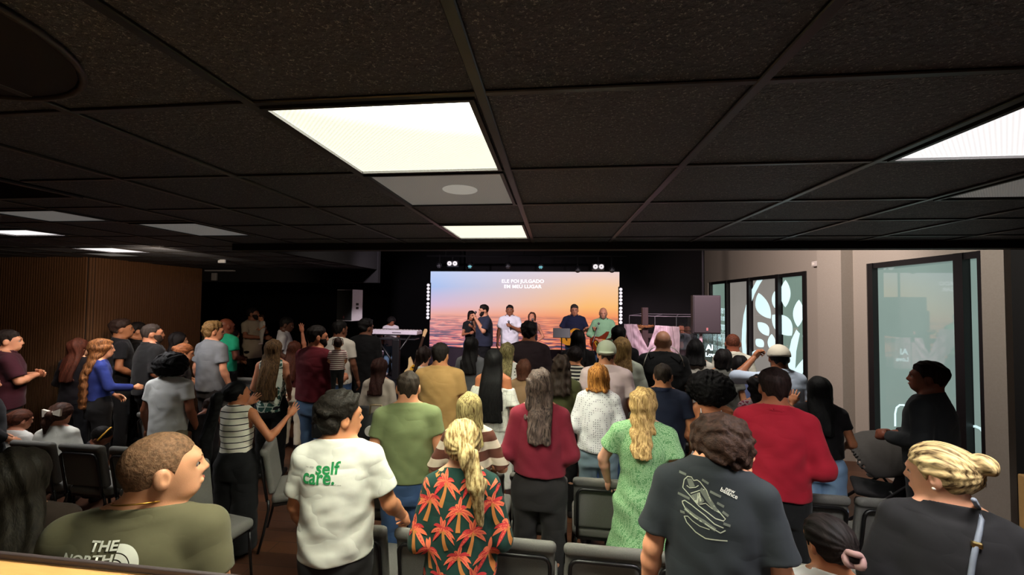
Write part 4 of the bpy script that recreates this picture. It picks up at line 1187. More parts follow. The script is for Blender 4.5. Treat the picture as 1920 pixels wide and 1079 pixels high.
person('woman with very long brown hair over a green leaf print top, arm bare', 513, 637, 4.75, 'f', (196, 136, 104), yaw=15, head=(0, 0, 0), hair=('long', (56, 40, 26), dict(c2=(110, 84, 54), len=.62, w=.105, w1=.12)), top=Tp('leaf_top', (206, 216, 200), pattern='blotch', rgb2=(54, 92, 82), p=11, q=.5, sleeve=0, hem=.84), bottom=B_blk, arms='front')
dad = person('bearded man in dark red t-shirt and jeans, carrying a baby', 594, 612, 4.7, 'm', (184, 122, 90), yaw=-14, head=(34, 0, 0), hair=('short', (22, 17, 15), dict(t=.016)), top=Tp('dark_red_tee', (92, 20, 32), sleeve=.75, hem=.92, loose=.028, sl=.03), bottom=dict(mat=cloth('mid_jeans', (82, 108, 140))), armR=((.27, .06, 1.14), (.12, .32, 1.12)), armL=((.26, .08, 1.2), (.05, .3, 1.2)), build=1.15, beard=(26, 20, 18), face=True)
person('young man in white polo shirt behind the carried baby', 637, 602, 5.9, 'm', (120, 78, 58), yaw=0, head=(22, 0, 0), hair=('short', (16, 14, 13)), top=Tp('white_polo_b', (214, 208, 196), sleeve=.7, collar=True, loose=.026), bottom=B_jean, arms='down', face=True)
person('person in long black coat with dark hair before the left speaker', 686, 599, 6.35, 'm', (120, 80, 62), yaw=-5, head=(26, 0, 0), hair=('tex', (16, 14, 14), dict(t=.024)), top=Tp('black_coat', (18, 18, 20), sleeve=1.9, hem=.45, flare=.06, loose=.04, name='coat'), bottom=B_blk, arms='front', build=1.1)
person('seated woman with brown hair in pale top, below the keyboard', 712, 672, 5.3, 'f', 'light', yaw=0, head=(10, 0, 0), hair=('long', (46, 26, 22), dict(len=.32)), top=Tp('pale_top', (180, 170, 156), sleeve=1.1), bottom=B_blk, sit=True)
person('girl in white lace top turning her face to the camera', 795, 650, 4.95, 'f', (206, 148, 118), yaw=-78, head=(-80, 0, 0), hair=('long', (28, 18, 16), dict(len=.26, w=.10, ridge=.006)), top=Tp('white_lace', (206, 210, 204), pattern='cells', rgb2=(170, 180, 172), p=30, q=.08, sleeve=1.4), bottom=B_blk, face=True, arms='front')
# --- centre
person('woman in grey top with long black hair before the left of the screen', 884, 632, 5.4, 'f', 'tan', yaw=-8, hair=('long', (14, 12, 12), dict(len=.36, w=.10, w1=.12)), top=Tp('grey_top', (96, 98, 102), sleeve=.8), bottom=B_blk)
person('woman with glossy black waist-long hair in white off-shoulder blouse', 926, 655, 4.25, 'f', (190, 122, 86), yaw=-4, head=(-5, 0, 0), hair=('long', (14, 13, 14), dict(len=.62, w=.11, w1=.14, ridge=.002)), top=Tp('white_ruffle', (218, 218, 208), pattern='cells', rgb2=(190, 190, 182), p=18, q=.04, sleeve=.95, sl=.05, zmax=1.34, hem=.9), bottom=dict(kind='skirt', mat=cloth('white_skirt', (206, 206, 198)), hem=.3, flare=.06), arms='down')
person('woman with straight ash blonde hair and white spotted top', 951, 643, 5.1, 'f', 'light', yaw=-6, hair=('long', (84, 74, 44), dict(c2=(150, 140, 96), len=.3, w=.088)), top=Tp('spot_top', (214, 214, 206), pattern='dots', rgb2=(60, 60, 60), p=26, q=.22, sleeve=.6), bottom=dict(mat=cloth('teal_trousers', (40, 74, 66))))
person('dark silhouetted man in brown jacket in front of the singers', 992, 604, 5.5, 'm', 'brown', yaw=-6, hair=('tex', (14, 11, 11), dict(t=.018)), top=Tp('brown_jacket', (34, 22, 26), sleeve=1.8, loose=.04), bottom=B_blk, build=1.12)
person('child with brown hair held against the ash blonde woman', 983, 674, 4.8, 'f', 'light', yaw=-14, hair=('bob', (70, 40, 28), dict(len=.14)), top=Tp('child_top', (150, 120, 90), sleeve=1.2), bottom=B_blk, hs=1.1)
person('woman with dark curly shoulder hair in olive green top', 1052, 665, 4.3, 'f', 'light', yaw=-10, hair=('long', (34, 24, 18), dict(len=.3, w=.11, w1=.12, wave=.007, ridge=.006)), top=Tp('olive_top', (62, 64, 36), sleeve=1.4), bottom=B_blk, build=1.08)
person('woman all in black with straight black hair under the music stand', 1084, 619, 5.7, 'f', 'tan', yaw=-8, hair=('long', (12, 11, 12), dict(len=.38, w=.10, w1=.12)), top=Tp('black_top6', (20, 19, 20), sleeve=.5), bottom=B_blk, build=1.1)
person('woman in black and white striped top with dark bun', 1078, 650, 5.0, 'f', 'tan', yaw=-8, head=(8, 0, 0), hair=('bun', (20, 14, 14), dict(r=.04)), top=Tp('bw_stripe', (206, 204, 190), pattern='hstripe', rgb2=(30, 30, 34), p=.042, q=.55, sleeve=1.1), bottom=B_blk)
person('man in pale green flat cap and dusty pink t-shirt', 1137, 637, 4.35, 'm', (186, 130, 100), yaw=-8, hair=('short', (60, 48, 40), dict(t=.006, cap=(168, 176, 152), backward=True)), top=Tp('dusty_pink', (196, 176, 176), sleeve=.75, loose=.028), bottom=B_jean, arms='front', build=1.1, extra=.02)
person('woman with straight honey blonde hair in pale sage top', 1166, 633, 4.75, 'f', (206, 150, 120), yaw=-4, hair=('long', (110, 84, 50), dict(c2=(160, 128, 82), len=.24, w=.10, w1=.10, ridge=.002)), top=Tp('sage_top', (172, 180, 164), sleeve=1.1, sl=.04, loose=.03), bottom=B_jean, build=1.1)
person('man with short black hair in black behind the honey blonde woman', 1160, 612, 5.7, 'm', 'brown', yaw=-8, hair=('short', (12, 11, 12), dict(t=.018)), top=Tp('black_tee7', (20, 20, 22), sleeve=.6), bottom=B_blk, build=1.05)
person('bald man in black raglan top with white piping', 1243, 620, 5.05, 'm', (186, 138, 110), yaw=-14, head=(-6, 0, 0), hair=('none', DK), top=Tp('black_raglan', (26, 27, 28), sleeve=.85, loose=.03, sl=.03), bottom=B_jean, arms='down', build=1.15)
rag = PEOPLE[-1]
person('woman with black bob in pale backless-vest top, right of the bald man', 1304, 637, 5.4, 'f', 'light', yaw=-17, head=(0, 0, 0), hair=('bob', (12, 11, 12), dict(len=.19, w=.105, w1=.12)), top=Tp('pale_vest', (190, 186, 176), sleeve=.15, hem=.95), bottom=B_blk)
person('red-headed balding man in white shirt by the far window', 1374, 626, 5.75, 'm', (150, 84, 62), yaw=-17, head=(8, 0, 0), hair=('buzz', (84, 44, 30), dict(t=.002)), top=Tp('white_shirt_c', (208, 204, 188), sleeve=1.5, loose=.03, collar=True), bottom=B_jean)
person('woman in grey dress with dark hair, tilting her head to a child', 1358, 655, 4.95, 'f', 'tan', yaw=-16, head=(8, -8, 6), hair=('bob', (18, 15, 15), dict(len=.10, w=.10)), top=Tp('grey_dress', (104, 104, 98), sleeve=.5, hem=.6, flare=.06, name='dress'), bottom=B_blk, build=1.08)
person('dark-haired child between the grey dress and the light cap', 1387, 667, 5.1, 'f', 'tan', yaw=-16, head=(0, 0, 0), hair=('bob', (14, 12, 13), dict(len=.12)), top=Tp('child_blue', (90, 100, 140), sleeve=.6), bottom=B_blk, hs=1.1)
person('man in light blue shirt adjusting his light cap with a raised hand', 1460, 645, 4.5, 'm', (150, 96, 66), yaw=0, head=(14, -4, 0), hair=('short', (26, 20, 18), dict(cap=(186, 180, 164))), top=Tp('light_blue_shirt', (186, 200, 220), sleeve=1.2, collar=True, loose=.032, sl=.03, wrinkle=.5), bottom=dict(mat=JLT), armL=((.37, .08, 1.40), (.15, .19, 1.59)), arms='down', hands=('relax', 'grip'), extra=.02, build=1.05, beard=(30, 22, 20))
person('small girl with dark curls and floral top beside the red shirt', 1421, 705, 4.15, 'f', 'tan', yaw=-6, hair=('long', (18, 14, 14), dict(len=.24, w=.085, wave=.008, ridge=.006)), top=Tp('girl_floral', (150, 130, 130), pattern='blotch', rgb2=(110, 40, 60), p=14, q=.5, sleeve=.6), bottom=B_blk, hs=1.1)
# --- seated children at the left, on the near row of chairs
person('small girl with brown hair and white clip, leftmost behind the chair backs', 42, 766, 3.65, 'f', (206, 146, 116), yaw=10, head=(20, -12, 0), hair=('bun', (70, 38, 26), dict(r=.035)), top=Tp('kid_white1', (214, 212, 204), sleeve=.6), bottom=B_blk, sit=True, hs=1.15)
bow = person('girl in white top with low ponytail and cream bow behind the chair backs', 116, 756, 3.62, 'f', (206, 146, 116), yaw=20, head=(-6, -10, 0), hair=('pony', (56, 34, 24), dict(len=.25, tx=-.05, by=-.05)), top=Tp('kid_white2', (218, 218, 206), sleeve=.7, sl=.04, loose=.03), bottom=B_blk, sit=True, hs=1.15)
lying = person('child with yellow headband slumped over behind the chair backs', 200, 802, 3.62, 'f', (120, 72, 50), yaw=-40, head=(30, -40, 20), hair=('buzz', (18, 14, 13), dict(t=.006)), top=Tp('kid_dark', (30, 26, 28), sleeve=1.1), bottom=B_blk, sit=True, hs=1.2)
person('boy with brown hair bending forward between the chairs', 398, 748, 4.15, 'm', (130, 76, 54), yaw=40, head=(20, -42, 0), hair=('short', (36, 20, 15), dict(t=.02)), top=Tp('kid_dark2', (26, 22, 24), sleeve=.6), bottom=B_blk, hs=1.15, lean=.25)
person('man with black sleeve at the very left edge, half out of the photo', -30, 700, 3.3, 'm', 'tan', yaw=-20, hair=('short', DK), top=Tp('black_edge', (20, 19, 20), sleeve=1.8, loose=.04), bottom=dict(mat=cloth('edge_beige', (120, 108, 88))), build=1.1)

# --- the band on the stage
SB = .47
STG = {}
STG['w1'] = person('singer in black t-shirt with long dark hair, leftmost on the stage', 884, 583, 8.75, 'f', (176, 116, 86), yaw=188, head=(-14, -4, 0), hair=('long', (22, 16, 15), dict(len=.30, w=.10, w1=.11, fr=1)), top=Tp('black_tee_s', (26, 26, 30), sleeve=.5, fit=1, hem=.98), bottom=B_jean, armL=((.22, .08, 1.16), (.06, .22, 1.34)), armR=((.22, .06, 1.14), (.02, .26, 1.20)), hands='grip', base=SB, face=True)
STG['m1'] = person('heavy bearded singer in navy t-shirt holding a microphone, side on', 907, 572, 8.35, 'm', (206, 148, 116), yaw=118, head=(-4, -4, 0), hair=('short', (22, 18, 17), dict(t=.018)), top=Tp('navy_tee_s', (44, 48, 66), sleeve=.85, loose=.035, sl=.04, hem=.84), bottom=B_blk, armL=((.25, .10, 1.18), (.04, .22, 1.46)), armR=((.25, .08, 1.2), (.05, .22, 1.42)), hands='fist', base=SB, beard=(24, 18, 16), build=1.2, face=True)
STG['m2'] = person('singer in white polo shirt holding a microphone to his chest', 956, 572, 8.7, 'm', (140, 88, 62), yaw=186, head=(0, 0, 0), hair=('short', (20, 16, 14), dict(t=.008)), top=Tp('white_polo_s', (222, 220, 232), sleeve=.7, collar=True, loose=.026, sl=.03), bottom=dict(mat=cloth('grey_trousers_s', (110, 110, 120))), armL=((.25, .04, 1.15), (.03, .22, 1.27)), arms='down', hands=('relax', 'fist'), base=SB, build=1.08, face=True)
STG['w2'] = person('singer in dark sleeveless top tilting her head back to sing', 998, 585, 8.7, 'f', (206, 140, 112), yaw=184, head=(6, 22, 0), hair=('long', (60, 34, 26), dict(len=.28, w=.095, fr=1)), top=Tp('dark_vest_s', (30, 28, 40), sleeve=0, fit=1, hem=.98), bottom=B_blk, armL=((.30, .0, 1.14), (.12, .15, 1.02)), armR=((.24, .08, 1.2), (.03, .20, 1.44)), hands='fist', base=SB, face=True)
STG['g1'] = person('acoustic guitarist in dark blue shirt with grey hair', 1077, 571, 8.75, 'm', (196, 134, 106), yaw=176, head=(-4, -6, 0), hair=('short', (52, 46, 44), dict(t=.01)), top=Tp('dark_blue_s', (32, 36, 64), sleeve=.75, collar=True, loose=.028), bottom=B_jean, armR=((.30, .0, 1.16), (.10, .22, 1.10)), armL=((.27, .06, 1.18), (.40, .26, 1.22)), hands='grip', base=SB, build=1.08, face=True)
STG['g2'] = person('bald goateed bassist in mint green shirt', 1131, 577, 8.45, 'm', (206, 146, 118), yaw=178, head=(4, -8, 0), hair=('none', DK), top=Tp('mint_s', (146, 190, 152), sleeve=1.5, collar=True, loose=.03), bottom=B_jean, armR=((.30, .0, 1.14), (.12, .22, 1.04)), armL=((.27, .06, 1.16), (.38, .26, 1.14)), hands='grip', base=SB, build=1.05, face=True, beard=(120, 96, 84))
STG['k'] = person('keyboard player in white t-shirt with dark curly hair', 735, 592, 8.95, 'm', (150, 94, 70), yaw=190, head=(-34, -20, 0), hair=('curly', (20, 15, 15), dict(r=.12, cut=.03)), top=Tp('white_tee_k', (222, 214, 222), sleeve=.6), bottom=dict(mat=JLT), armL=((.25, .10, 1.16), (.22, .32, 1.05)), armR=((.25, .10, 1.16), (.18, .34, 1.06)), base=SB, extra=.03, shoes=(214, 206, 210), lean=.06)
STG['d'] = person('drummer partly seen behind the clear drum shield', 1276, 606, 10.1, 'm', (190, 124, 98), yaw=160, head=(-20, 0, 0), hair=('short', (24, 20, 18)), top=Tp('grey_tee_d', (90, 96, 100), sleeve=.6), bottom=B_blk, sit=True, base=SB, arms='front')
# --- carried babies
def baby(label, px, ytop, Y, yaw, topm, head, height=.62, hair=('short', (40, 26, 20), dict(t=.004)), sk='tan', pants=BLK):
    p = at(px, ytop, Y)
    I = person(label, px, ytop, Y, 'm', sk, yaw=yaw, head=head, hair=hair, top=dict(mat=topm, sleeve=.8), bottom=dict(mat=pants), arms='front', hs=1.75, height=height, loc=(p.x, p.y, p.z - height * 1.08), cat='baby', name='baby', sit=False, shoes=(205, 190, 190), build=1.25)
    return I
b1 = baby('baby in pink and white striped top carried by the dark red t-shirt man', 634, 634, 4.43, 20, cloth('baby_stripe', (222, 206, 200), 'hstripe', (110, 60, 66), .022, .45), (-20, 0, 0))
b2 = baby('baby in pale clothes asleep on the beige shirt man by the back wall', 492, 590, 8.37, 150, cloth('baby_pale', (196, 192, 182)), (20, -10, 0), pants=cloth('baby_pale', (196, 192, 182)))
# ------------------------------------------------------------------ chairs
t = NT('chair_fabric'); n = t.noise(t.coords(), 190, 3, .7)
t.base(t.mix(n, lin((92, 91, 87)), lin((122, 120, 114))), .95, .15); t.bump(n, .3, .002); M_cf = t.m
t = NT('chair_back_panel'); n = t.noise(t.coords(), 150, 3, .7)
t.base(t.mix(n, lin((70, 69, 65)), lin((92, 90, 85))), .95, .15); M_cp = t.m
M_cm = plain('chair_metal_black', (20, 19, 20), .35, .5)
def cushion(b, w, h, d, c, rnd, name, mat, parent, res=.012):
    """soft padded block: rounded box centre c, half sizes w,h,d"""
    def f(P):
        qx = np.maximum(np.abs(P[0] - c[0]) - (w - rnd), 0); qy = np.maximum(np.abs(P[1] - c[1]) - (d - rnd), 0); qz = np.maximum(np.abs(P[2] - c[2]) - (h - rnd), 0)
        return np.sqrt(qx ** 2 + qy ** 2 + qz ** 2) - rnd - b * (1 - ((P[0] - c[0]) / w) ** 2) * (1 - ((P[2] - c[2]) / h) ** 2 if d < h else 1)
    return sdf_obj(name, f, (c[0] - w - .05, c[1] - d - .05, c[2] - h - .05), (c[0] + w + .05, c[1] + d + .05, c[2] + h + .05), res, mat, parent)
def make_chair():
    r = thing('banquet_chair', 'x', 'chair')
    s = cushion(.006, .225, .042, .225, (0, .03, .445), .035, 'seat', M_cf, r)
    def fb(P):                                     # backrest: thick rolled top over a padded panel, raked back
        x, z = P[0], P[2]; y = P[1] + .205 + (z - .5) * .16
        qx = np.maximum(np.abs(x) - .195, 0); qz = np.maximum(np.abs(z - .69) - .175, 0)
        qy = np.maximum(np.abs(y - .012) - .006, 0)
        d = np.sqrt(qx ** 2 + qy ** 2 + qz ** 2) - .022
        roll = np.sqrt(np.maximum(np.abs(x) - .196, 0) ** 2 + (y + .004) ** 2 * 1.1 + np.maximum(np.abs(z - .866) - .006, 0) ** 2) - .030
        return smin(d, roll, .012)
    sdf_obj('backrest', fb, (-.3, -.4, .44), (.3, -.08, .96), .010, M_cf, r)
    m = MB()
    m.box((0, -.236, .665), (.36, .008, .30), Euler((.16, 0, 0)).to_matrix(), bevel=.003); m.build('back_panel', M_cp, r)
    m = MB(); pts = []
    yb = lambda z: -.236 - (z - .5) * .16
    for z in (.43, .55, .70, .775): pts.append((-.190 + (.70 - z) * 0, yb(z) - .006, z))
    for a in (20, 45, 70): pts.append((-.19 + .045 * (1 - math.cos(math.radians(a))), yb(.8) - .006, .775 + .045 * math.sin(math.radians(a))))
    pts.append((-.14, yb(.82) - .006, .822)); pts += [(-p[0], p[1], p[2]) for p in pts[::-1]]
    m.tube(pts, .0115, 8); m.build('back_frame', M_cm, r, True)
    m = MB()
    for sx in (-1, 1): m.box((sx * .205, .03, .395), (.022, .42, .022))
    for sy in (-.17, .21): m.box((0, sy, .395), (.41, .022, .022))
    m.build('seat_frame', M_cm, r)
    for sx in (-1, 1):
        m = MB(); m.tube([(sx * .205, .22, .40), (sx * .212, .225, .2), (sx * .22, .24, .0)], .0115, 8); m.build('leg', M_cm, r, True)
        m = MB(); m.tube([(sx * .192, -.222, .44), (sx * .205, -.215, .36), (sx * .215, -.25, .15), (sx * .22, -.285, .0)], .0115, 8); m.build('leg', M_cm, r, True)
    return r
CH = make_chair(); ch_used = [False]
def chair(X, Y, rz, label, group=None):
    o = CH if not ch_used[0] else copy_tree(CH)
    ch_used[0] = True
    o.location = (X, Y, 0); o.rotation_euler = (0, 0, math.radians(rz)); o['label'] = label
    if group: o['group'] = group
    return o
def clash(x, y, g):
    if g and ('nearest' in g and 'left' not in g or 'second' in g and 'left' not in g): return False
    lim = .17 if 'left block, nearest' in g else .32
    return any(abs(I['root'].location.x - x) < .40 and abs(I['root'].location.y - y) < lim for I in PEOPLE if 'seat' not in I['label'] and 'chair backs' not in I['label'] and I['root']['category'] != 'baby')
def row(X0, Y0, slope, xs, labels, group, fwd=.23):
    for x, lb in zip(xs, labels):
        y = Y0 + slope * (x - X0)
        a = math.atan(slope)
        if clash(x, y + fwd, group): continue
        chair(x + fwd * -math.sin(a), y + fwd * math.cos(a), math.degrees(a), lb, group)
row(0, 2.335, -.03, [-1.20, -.70, -.20, .29, .77, 1.25, 1.73, 2.21],
    ['grey chair in the nearest row, held by the self care t-shirt man', 'grey chair in the nearest row, partly behind the palm shirt at its left', 'grey chair in the nearest row, directly in front of the palm shirt woman',
     'grey chair in the nearest row, just right of the palm shirt, below the burgundy blouse', 'grey chair in the nearest row, below the green dress', 'grey chair in the nearest row, hidden behind the sneaker print t-shirt', 'dark chair in the nearest row, behind the scrunchie girl', 'chair at the right end of the nearest row, behind the black jacket'], 'chairs of the nearest row')
row(0, 3.19, -.035, [-1.58, -1.09, -.60, -.11, .38, .87, 1.36, 1.85, 2.34],
    ['chair at the left end of the second row beside the olive t-shirt', 'chair of the second row before the jeans of the olive t-shirt man', 'chair of the second row behind the striped jumper', 'chair of the second row by the burgundy blouse woman', 'chair of the second row gripped by the green dress woman',
     'chair of the second row hidden by the green dress', 'chair of the second row in front of the red shirt', 'chair of the second row below the pale blue jeans', 'chair at the right end of the second row near the stroller'], 'chairs of the second row')
row(0, 4.10, -.03, [-1.1, -.1, .4, 1.4, 2.3], ['chair of the third row, %s' % w for w in ('behind the olive t-shirt man', 'under the long black hair', 'behind the white dotted blouse', 'behind the floral strap dress', 'near the pier of the window wall')], 'chairs of the third row')
row(-4.26, 3.29, -.02, [-4.79, -4.26, -3.73], ['grey chair of the left block, in front of the girl at the left', 'grey chair of the left block, in front of the bow girl', 'grey chair of the left block, right next to the buzz cut man\'s head'], 'chairs of the left block, nearest row')
row(-4, 4.24, -.045, [-6.3, -5.75, -5.2, -4.6, -3.75], ['chair of the left block\'s second row by the slatted wall', 'chair of the left block\'s second row behind the small girl', 'chair of the left block\'s second row behind the bow girl', 'chair of the left block\'s second row in front of the blue top', 'chair of the left block\'s second row by the bending boy'], 'chairs of the left block, second row')
row(-4.75, 5.22, -.05, [-6.2, -5.6, -5.0, -4.4], ['chair of the left block\'s third row by the wall corner', 'chair of the left block\'s third row held by the blue top woman', 'chair of the left block\'s third row below the grey t-shirt', 'chair of the left block\'s third row near the leaf print top'], 'chairs of the left block, third row')
row(-5.2, 6.32, -.04, [-5.2, -4.65], ['far chair back below the teal t-shirt', 'far chair back left of the long brown hair'], 'chairs of the left block, farthest row')
chair(-2.42, 3.66, -62, 'grey chair turned sideways with an empty seat beside the striped top')
chair(-2.66, 2.86, -100, 'grey chair seat in the aisle right of the buzz cut man')
o = thing('wipes_packet', 'small heap of white wipes on the empty sideways chair seat', 'wipes', (-2.46, 3.72, .492))
MB().box((0, 0, .012), (.12, .07, .024), Euler((0, 0, .5)).to_matrix(), bevel=.008).build('packet', plain('wipes_white', (196, 200, 206), .5), o)
MB().box((.0, 0, .027), (.04, .03, .006), Euler((0, 0, .5)).to_matrix(), bevel=.002).build('lid', plain('wipes_lid', (120, 130, 150), .4), o)

# ------------------------------------------------------------------ strollers
def stroller(label, loc, rz, hood, frame, sc=1.0, tall=0.0):
    r = thing('stroller', label, 'stroller', loc, math.radians(rz)); r.scale = (sc, sc, sc)
    for sx in (-1, 1):
        m = MB(); m.tube([(sx * .24, -.42, .98 + tall), (sx * .25, -.25, .75), (sx * .26, .10, .38), (sx * .24, .36, .12)], .014, 8); m.build('side_tube', frame, r, True)
        m = MB(); m.tube([(sx * .25, -.02, .55), (sx * .27, -.30, .14)], .012, 8); m.build('rear_strut', frame, r, True)
    m = MB(); m.tube([(-.24, -.42, .98 + tall), (-.2, -.46, 1.02 + tall), (.2, -.46, 1.02 + tall), (.24, -.42, .98 + tall)], .018, 8); m.build('handle', frame, r, True)
    def fh(P):
        d = ell((0, -.02, .72 + tall), (.25, .34, .30))(P)
        d2 = ell((0, .03, .68 + tall), (.222, .335, .285))(P)
        return smax(smax(smax(d, -d2, .01), (.66 + tall) - P[2] - .35 * (P[1]), .01), -.2 - (P[1] + .35), .01) - .003 * np.abs(np.sin(14 * np.arctan2(P[2] - .6 - tall, P[1])))
    sdf_obj('hood', fh, (-.3, -.42, .4), (.3, .42, 1.12 + tall), .014, hood, r)
    cushion(.0, .20, .03, .20, (0, .02, .46), .028, 'seat', plain('stroller_pad', (26, 25, 27), .9), r)
    m = MB(); m.box((0, -.17, .62), (.38, .05, .36), Euler((.3, 0, 0)).to_matrix(), bevel=.02); m.build('backrest', plain('stroller_pad', (26, 25, 27), .9), r)
    m = MB(); m.box((0, -.02, .24), (.40, .42, .12), bevel=.04); m.build('basket', plain('stroller_basket', (22, 22, 22), .9), r)
    for sx in (-1, 1):
        for y, rr in ((.36, .09), (-.30, .12)):
            m = MB(); m.tube([(sx * .26, y + (rr - .02) * math.cos(a * math.pi / 12), rr + (rr - .02) * math.sin(a * math.pi / 12)) for a in range(24)], .02, 8, True)
            m.cyl((sx * .235, y, rr), (sx * .285, y, rr), .022); m.build('wheel', plain('stroller_tyre', (26, 26, 27), .7), r, True)
    return r
p = at(1652, 850, 4.25)
stroller('stroller with grey hood and black handle at the near window', (p.x, p.y, 0), 62, plain('hood_grey', (70, 67, 64), .9), plain('stroller_black', (24, 23, 25), .35), 1.0)
p = at(664, 760, 4.3)
st2 = stroller('black stroller with tall square back between dark red t-shirt and olive t-shirt', (p.x, p.y, 0), 4, plain('hood_black', (22, 22, 24), .9), plain('stroller_black', (24, 23, 25), .35), 1.0)
m = MB(); m.box((.02, -.36, .98), (.60, .05, .34), bevel=.024, seg=3); m.build('back_board', plain('board_black', (30, 29, 31), .8), st2)
p = at(706, 800, 3.55)
r = thing('backpack', 'black backpack with white round label hanging behind the black stroller', 'backpack', (p.x, p.y, .58))
def fbp(P):
    d = ell((0, 0, .30), (.19, .13, .33))(P)
    pk = ell((0, -.10, .20), (.13, .07, .16))(P)
    return smax(smin(d, pk, .02), .0 - P[2], .02) - .003 * np.sin(30 * P[2]) * np.sin(20 * P[0])
sdf_obj('bag_body', fbp, (-.25, -.25, -.05), (.25, .2, .68), .011, plain('bag_black', (24, 24, 26), .8), r)
m = MB(); m.cyl((.0, -.142, .50), (.0, -.115, .50), .045, n=20); m.build('label', plain('bag_label', (190, 188, 182), .6), r)
m = MB(); m.tube([(-.06, -.02, .60), (-.05, -.02, .70), (.05, -.02, .70), (.06, -.02, .60)], .010, 8); m.build('loop', plain('bag_loop', (120, 104, 78), .7), r, True)
m = MB(); m.tube([(.17, -.05, .45), (.21, -.06, .3), (.18, -.05, .1)], .014, 8); m.build('strap', plain('bag_strap', (30, 30, 32), .8), r, True)

# ------------------------------------------------------------------ stage
M_stage = plain('stage_black', (26, 23, 26), .5)
r = thing('stage_platform', 'low black stage platform under the band', 'stage', (.0, 9.45, 0))
MB().box((0, .22, SB / 2), (8.4, 3.44, SB), bevel=.01).build('deck', M_stage, r)
MB().box((0, -1.512, SB - .02), (8.4, .02, .04)).build('edge_strip', plain('stage_edge', (60, 56, 62), .4), r)
# LED wall
SY = 10.35
tl, trr, bl = at(808, 507, SY), at(1161, 513, SY), at(806, 648, SY)
SX0, SX1, SZ1, SZ0 = tl.x, trr.x, (tl.z + trr.z) / 2, bl.z - .03
W_, H_ = SX1 - SX0, SZ1 - SZ0
t = NT('led_picture')
sp = t.n('ShaderNodeSeparateXYZ'); t.l(t.coords(), sp.inputs[0])
u = t.math('DIVIDE', sp.outputs[0], W_); v = t.math('DIVIDE', sp.outputs[2], H_)      # u,v 0..1 from lower left
def ramp(stops):
    nd = t.n('ShaderNodeValToRGB'); cr = nd.color_ramp
    while len(cr.elements) < len(stops): cr.elements.new(.5)
    for e, (p_, c) in zip(cr.elements, stops): e.position = p_; e.color = lin(c) + (1,)
    return nd
s1 = ramp([(.0, (222, 160, 168)), (.42, (236, 172, 160)), (.55, (214, 186, 214)), (.8, (172, 194, 238)), (1, (192, 208, 244))])
s2 = ramp([(.0, (236, 134, 92)), (.42, (244, 148, 92)), (.55, (250, 186, 112)), (.8, (246, 200, 158)), (1, (234, 208, 204))])
for s_ in (s1, s2): t.l(v, s_.inputs[0])
uu = t.step(t.math('ADD', u, t.math('MULTIPLY', v, -.15)), -.1, .75)
sky = t.mix(uu, s1.outputs[0], s2.outputs[0])
mp = t.n('ShaderNodeMapping'); mp.inputs['Scale'].default_value = (1.1, 1, 11.0); t.l(t.coords(), mp.inputs[0])
wn = t.n('ShaderNodeTexNoise'); wn.inputs['Scale'].default_value = 1.5; wn.inputs['Detail'].default_value = 4; wn.inputs['Distortion'].default_value = 1.1
t.l(mp.outputs[0], wn.inputs['Vector'])
w_l = ramp([(.36, (50, 66, 104)), (.46, (112, 92, 124)), (.52, (222, 120, 128)), (.62, (240, 176, 172))]); t.l(wn.outputs[0], w_l.inputs[0])
w_r = ramp([(.36, (62, 62, 86)), (.45, (130, 84, 92)), (.52, (224, 112, 84)), (.62, (244, 158, 112))]); t.l(wn.outputs[0], w_r.inputs[0])
sea = t.mix(uu, w_l.outputs[0], w_r.outputs[0])
hz = t.step(v, .395, .435)
depthf = t.step(v, .05, .42)
sea2 = t.mix(t.math('MULTIPLY', depthf, .62), sea, sky)
colr = t.mix(hz, sea2, sky)
t.base((.01, .01, .01), .5, .2); t.l(colr, t.b.inputs['Emission Color']); t.b.inputs['Emission Strength'].default_value = 1.0
r = thing('led_screen', 'wide LED screen showing a sunset sea behind the band', 'screen', (SX0, SY, SZ0))
MB().box((W_ / 2, .0, H_ / 2), (W_, .04, H_)).build('display', t.m, r)
MB().box((W_ / 2, .07, H_ / 2), (W_ + .06, .09, H_ + .06)).build('frame', M_black, r)
M_txt = emit('screen_text', (250, 246, 250), 1.05)
for txt, py, wpx in (('ELE FOI JULGADO', 527.5, 80), ('EM MEU LUGAR', 537.5, 71)):
    vs, fs = text_mesh(txt, 1.0, .006)
    w = max(a[0] for a in vs); pc = at(980, py, SY); ww = wpx / F_PX * SY; hh = .088
    bm = bmesh.new(); vv = [bm.verts.new((pc.x - SX0 - ww / 2 + a[0] / w * ww, -.024, pc.z - SZ0 + (a[1] - .36) * hh / .72)) for a in vs]
    for f in fs: bm.faces.new([vv[i] for i in f])
    # slab serifs on the vertical stems
    me = bpy.data.meshes.new('lettering'); bm.to_mesh(me); bm.free(); link_mesh('lettering', me, M_txt, r)
struct(MB().box(((SX0 + SX1) / 2, SY + .02, (SZ0 + SB) / 2), (W_ + .3, .06, SZ0 - SB - .04)).build('wall_screen_base', plain('screen_base', (60, 48, 62), .8)))
